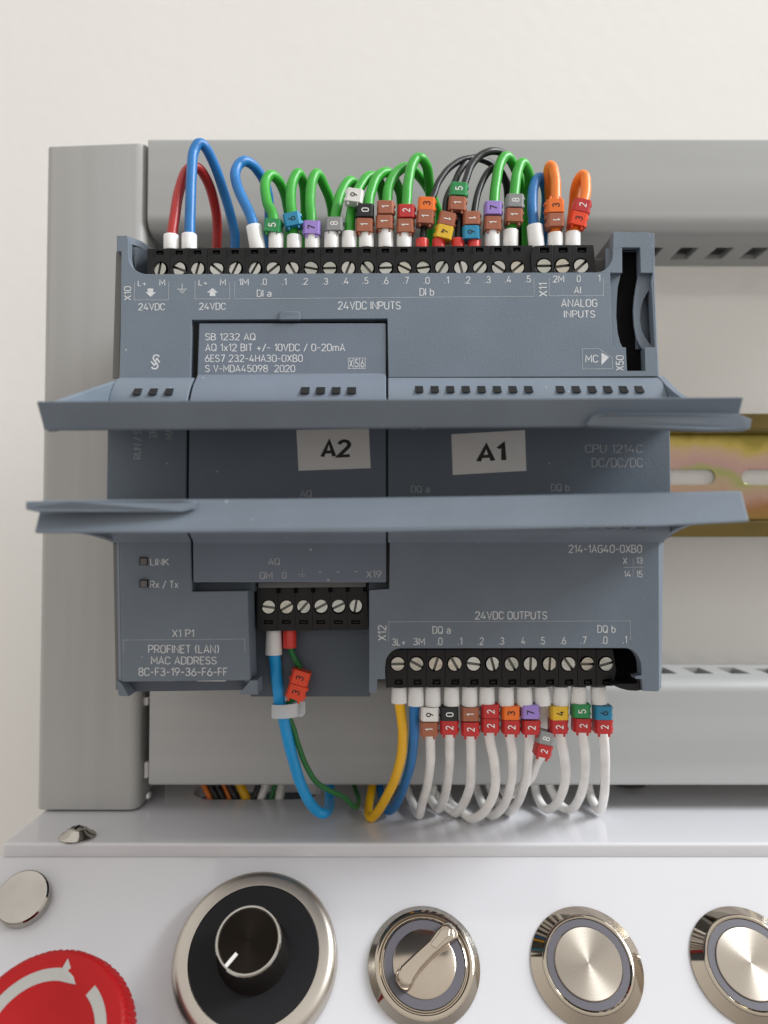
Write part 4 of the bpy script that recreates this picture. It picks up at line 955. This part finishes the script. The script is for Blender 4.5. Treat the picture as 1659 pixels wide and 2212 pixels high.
topwire(z2, [(1222,690),(1200,560),(1192,450),(1197,330),(1220,248),(1250,235),(1280,290),(1290,380),(1280,480),(1272,580),(1265,740)], 'blue', "narrow blue wire loop beside the orange wires with slanted ferrule", ((1206,566),(1224,740)), fr=1.68, Y=(YT-.6,14,22))
topwire(z2, [(1350,690),(1352,560),(1352,350),(1348,240),(1336,170),(1312,155),(1300,210),(1310,330),(1320,450),(1330,600),(1330,740)], 'orange', "orange wire with orange 3 over brown 1 markers", ((1350,622),(1350,735)), [((1355,422), -1, 'orange', '3', 'up', False, 1, -1), ((1357,520), -1, 'brown', '1', None, True, 1, -1)], Y=(YT-.6,12,20), fr=1.6)
topwire(z2, [(1470,690),(1490,560),(1535,440),(1560,330),(1560,245),(1540,215),(1512,240),(1490,310),(1480,400),(1460,560),(1450,740)], 'orange', "orange wire at the far right with tilted red 2 and orange-red 3 markers", ((1470,615),(1470,735)), [((1540,420), 13, 'red', '2', None), ((1515,512), 13, 'flame', '3')], Y=(YT-.6,12,20), fr=1.62)

GB = "wires in the output terminal row"
def botwire(z, pts, colour, label, fer, marks=(), rad=1.07, Y=(8.2, 31, 50), r=(1.58, 1.66)):
    pts = [z(*p) for p in pts]
    ap = max(range(len(pts)), key=lambda i: pts[i][1])
    # lowest bend rests just above the shelf
    low = S(pts[ap][0], pts[ap][1], ZS+rad+.3)
    Y = (Y[0], min(max(low.y, 20), 40), Y[2])
    o = wire(pts, rad, WM[colour], label, Y, GB, apex_top=False)
    if fer: ferrule(o, z4(*fer[0]), z4(*fer[1]), r[0], r[1], M['ferrule'], 8.2)
    for mk in marks: marker(o, *z4(*mk[0]), 8.2, *mk[1:])
    return o
botwire(z3, [(1222,300),(1228,380),(1246,500),(1248,640),(1232,800),(1185,960),(1115,1100),(1050,1205),(1005,1240),(985,1190),(995,1100),(1015,1010),(1020,985)], 'yellow', "yellow wire at the left of the output row", ((98,95),(98,200)), Y=(8.2,28,48))
botwire(z3, [(1345,330),(1340,400),(1335,600),(1315,800),(1275,960),(1220,1095),(1175,1170),(1130,1185),(1100,1120),(1075,1030),(1070,985)], 'blue', "blue wire beside the yellow wire in the output row", ((207,92),(207,216)), Y=(8.2,31,50), r=(1.55,1.72))
botwire(z4, [(317,180),(300,430),(298,600),(280,740),(245,860),(228,925),(215,915),(185,850),(160,790),(140,730)], 'white', "white wire with white 9 over brown 1 markers", ((317,92),(317,218)), [((298,278), 0, 'white', '9', None), ((293,374), 0, 'brown', '1')])
botwire(z4, [(438,180),(425,410),(422,600),(405,760),(378,845),(352,885),(318,850),(300,800),(320,740)], 'white', "white wire with black 0 over red 2 markers", ((438,92),(438,216)), [((426,276), 0, 'black', '0', None, False, 1, -1), ((424,363), 0, 'red', '2')], Y=(8.2,28,48))
botwire(z4, [(555,180),(563,430),(565,600),(555,740),(520,845),(465,915),(405,890),(355,820),(315,760),(300,725)], 'white', "white wire with brown 1 over red 2 markers", ((555,92),(555,218)), [((560,277), 0, 'brown', '1', None), ((562,374), 0, 'red', '2')])
botwire(z4, [(667,180),(682,400),(712,560),(722,700),(700,820),(640,915),(565,950),(500,930),(440,860),(400,780),(390,725)], 'white', "white wire with two red 2 markers", ((667,92),(667,214)), [((692,258), 0, 'red', '2', None), ((692,350), 0, 'red', '2')], Y=(8.2,30,50))
botwire(z4, [(792,180),(812,400),(832,540),(828,690),(795,820),(745,900),(690,925),(645,870),(610,790),(590,725)], 'white', "white wire with orange 3 over red 2 markers", ((792,92),(792,216)), [((825,268), 1, 'orange', '3', None), ((827,360), 1, 'red', '2')])
botwire(z4, [(907,180),(935,400),(932,600),(905,740),(865,845),(815,905),(765,885),(720,820),(690,760),(680,725)], 'white', "white wire with violet 7 over red 2 markers", ((907,92),(913,218)), [((952,262), 0, 'violet', '7', None), ((957,363), 1, 'red', '2')])
botwire(z4, [(1022,180),(1038,300),(1045,420),(1020,530),(985,600),(945,690),(890,740),(840,785),(800,800),(770,760),(750,725)], 'white', "white wire with grey 8 and red 2 markers hanging lower than the rest", ((1022,92),(1030,214)), [((1052,432), 13, 'grey', '8', None, False, .92), ((1038,515), 13, 'red', '2', 'down', False, .92)], Y=(10.5,30,50))
botwire(z4, [(1145,180),(1145,405),(1168,560),(1178,680),(1155,785),(1105,865),(1055,890),(1015,850),(985,780),(975,725)], 'white', "white wire with yellow 4 over red 2 markers", ((1145,92),(1145,214)), [((1142,270), -1, 'yellow', '4', None), ((1138,358), -1, 'red', '2')], Y=(8.2,28,48))
botwire(z4, [(1262,180),(1285,400),(1305,550),(1300,700),(1260,830),(1205,895),(1155,870),(1110,810),(1080,760),(1070,725)], 'white', "white wire with green 5 over red 2 markers", ((1262,92),(1260,208)), [((1285,255), 2, 'green', '5', None), ((1292,350), 2, 'red', '2')], Y=(8.2,28,48))
botwire(z4, [(1390,180),(1422,405),(1434,560),(1430,740),(1412,870),(1390,890),(1360,850),(1335,790),(1325,725)], 'white', "white wire with light blue 6 over red 2 markers, far right", ((1388,92),(1394,206)), [((1428,268), 0, 'blue', '6', None), ((1430,358), 0, 'red', '2')], Y=(8.2,27,48))

# small block wires
GS = "wires in the small terminal block"
o = wire([zA(996,600), zA(1000,720), zA(1015,850), zA(1032,1000), z3(318,390), z3(350,560), z3(400,760), z3(455,950), z3(520,1100), z3(590,1185), z3(650,1205), z3(685,1150), z3(690,1070), z3(690,1000)], 1.27, WM['sky'], "bright blue wire hanging from the small terminal block", (9.0, 30, 48), GS, False)
ferrule(o, zA(996,570), zA(996,710), 1.62, 1.78, M['ferrule'], 9.0)
o = wire([zA(1085,600), zA(1095,690), zA(1120,745), zA(1142,790), zA(1140,870), zA(1110,950), z3(375,365), z3(378,460), z3(410,560), z3(445,680), z3(500,820), z3(580,960), z3(690,1035), z3(800,1085), z3(870,1150), z3(900,1150), z3(908,1090), z3(885,1015), z3(870,985)], .62, WM['thin_green'], "thin dark green wire with an orange-red 3 3 marker", (9.0, 33, 52), GS, False)
ferrule(o, zA(1085,568), zA(1086,672), 1.42, 1.42, M['ferrule_red'], 9.0)
marker(o, *zA(1142,842), 9.0, 17, 'flame', '3', None, False, 1.05, -1); marker(o, *zA(1120,922), 9.0, 17, 'flame', '3', 'down', False, 1.05, 1)
# nylon clip round both wires
mb = MB(); c = P(*z3(340,425), 11); ringp = []
for i in range(33):
    a = 2*math.pi*i/32; ringp.append((c.x+2.9*math.cos(a)*1.0, 12.2+1.7*math.sin(a)))
hgt = 1.45
for (xa, ya_), (xb, yb_) in zip(ringp, ringp[1:]):
    for k_ in (0,):
        def off(x, y, s): return (c.x+(x-c.x)*s, 12.2+(y-12.2)*s)
        a1 = off(xa, ya_, .9); b1 = off(xb, yb_, .9); tz = lambda x: (x-c.x)*.06
        mb.add([(xa,ya_,c.z-hgt+tz(xa)),(xb,yb_,c.z-hgt+tz(xb)),(xb,yb_,c.z+hgt+tz(xb)),(xa,ya_,c.z+hgt+tz(xa)),(*a1,c.z-hgt+tz(xa)),(*b1,c.z-hgt+tz(xb)),(*b1,c.z+hgt+tz(xb)),(*a1,c.z+hgt+tz(xa))],
               [(0,1,2,3),(7,6,5,4),(0,4,5,1),(3,2,6,7)])
tb = [z3(360,372), z3(430,348), z3(500,345), z3(502,440), z3(478,470), z3(370,470)]
tie = mb.build("cable_clip", M['tie'], None, smooth=True); tag(tie, "translucent nylon clip holding the blue and thin green wires together", "cable clip")
mb = MB(); mb.plate([[P(x, y, 13.6) for x, y in tb]], .7); mb.build("clip_tab", M['tie'], tie, bevel=.25)

# wires coming up through the oval hole
GH = "loose wires rising through the oval hole in the shelf"
for px, cname, rad, dx, lab in ((452,'orange',.75,-12,"orange wire at the left end of the oval hole"), (467,'black',1.0,-16,"black wire next to the orange one in the oval hole"), (481,'black',.85,-16,"black wire second from the left in the oval hole"),
      (494,'orange',.6,-16,"thin orange wire between black wires in the oval hole"), (508,'black',1.1,-16,"black wire just left of the yellow one in the oval hole"), (531,'yellow',1.25,-13,"yellow wire in the middle of the oval hole"),
      (548,'black',.8,10,"black wire just right of the yellow one in the oval hole"), (563,'white',1.1,12,"white wire leaning right in the oval hole"), (585,'thin_green',.7,9,"dark green wire among white ones in the oval hole"), (603,'darkwhite',1.2,6,"cream wire at the right end of the oval hole")):
    Yh = hc0.y+2.4+random.uniform(-.4,.8)
    a = P(px-dx*1.6, 1775, Yh+1); b_ = P(px, 1727, Yh); c_ = P(px+dx*(1 if px < 540 else 1), 1695, Yh+1); d_ = P(px+dx*1.8, 1665, Yh+2)
    if px < 540: a = P(px+14, 1775, Yh+1); b_ = P(px+2, 1727, Yh); c_ = P(px-12, 1695, Yh+1); d_ = P(px-20, 1668, Yh+2)
    mb = MB(); mb.tube(crom([a, b_, c_, d_], 6), rad, 12); o = mb.build("wire", WM[cname], None, smooth='all', origin=b_); tag(o, lab, "wire", GH)
# tray under the shelf so the hole shows a dark inside
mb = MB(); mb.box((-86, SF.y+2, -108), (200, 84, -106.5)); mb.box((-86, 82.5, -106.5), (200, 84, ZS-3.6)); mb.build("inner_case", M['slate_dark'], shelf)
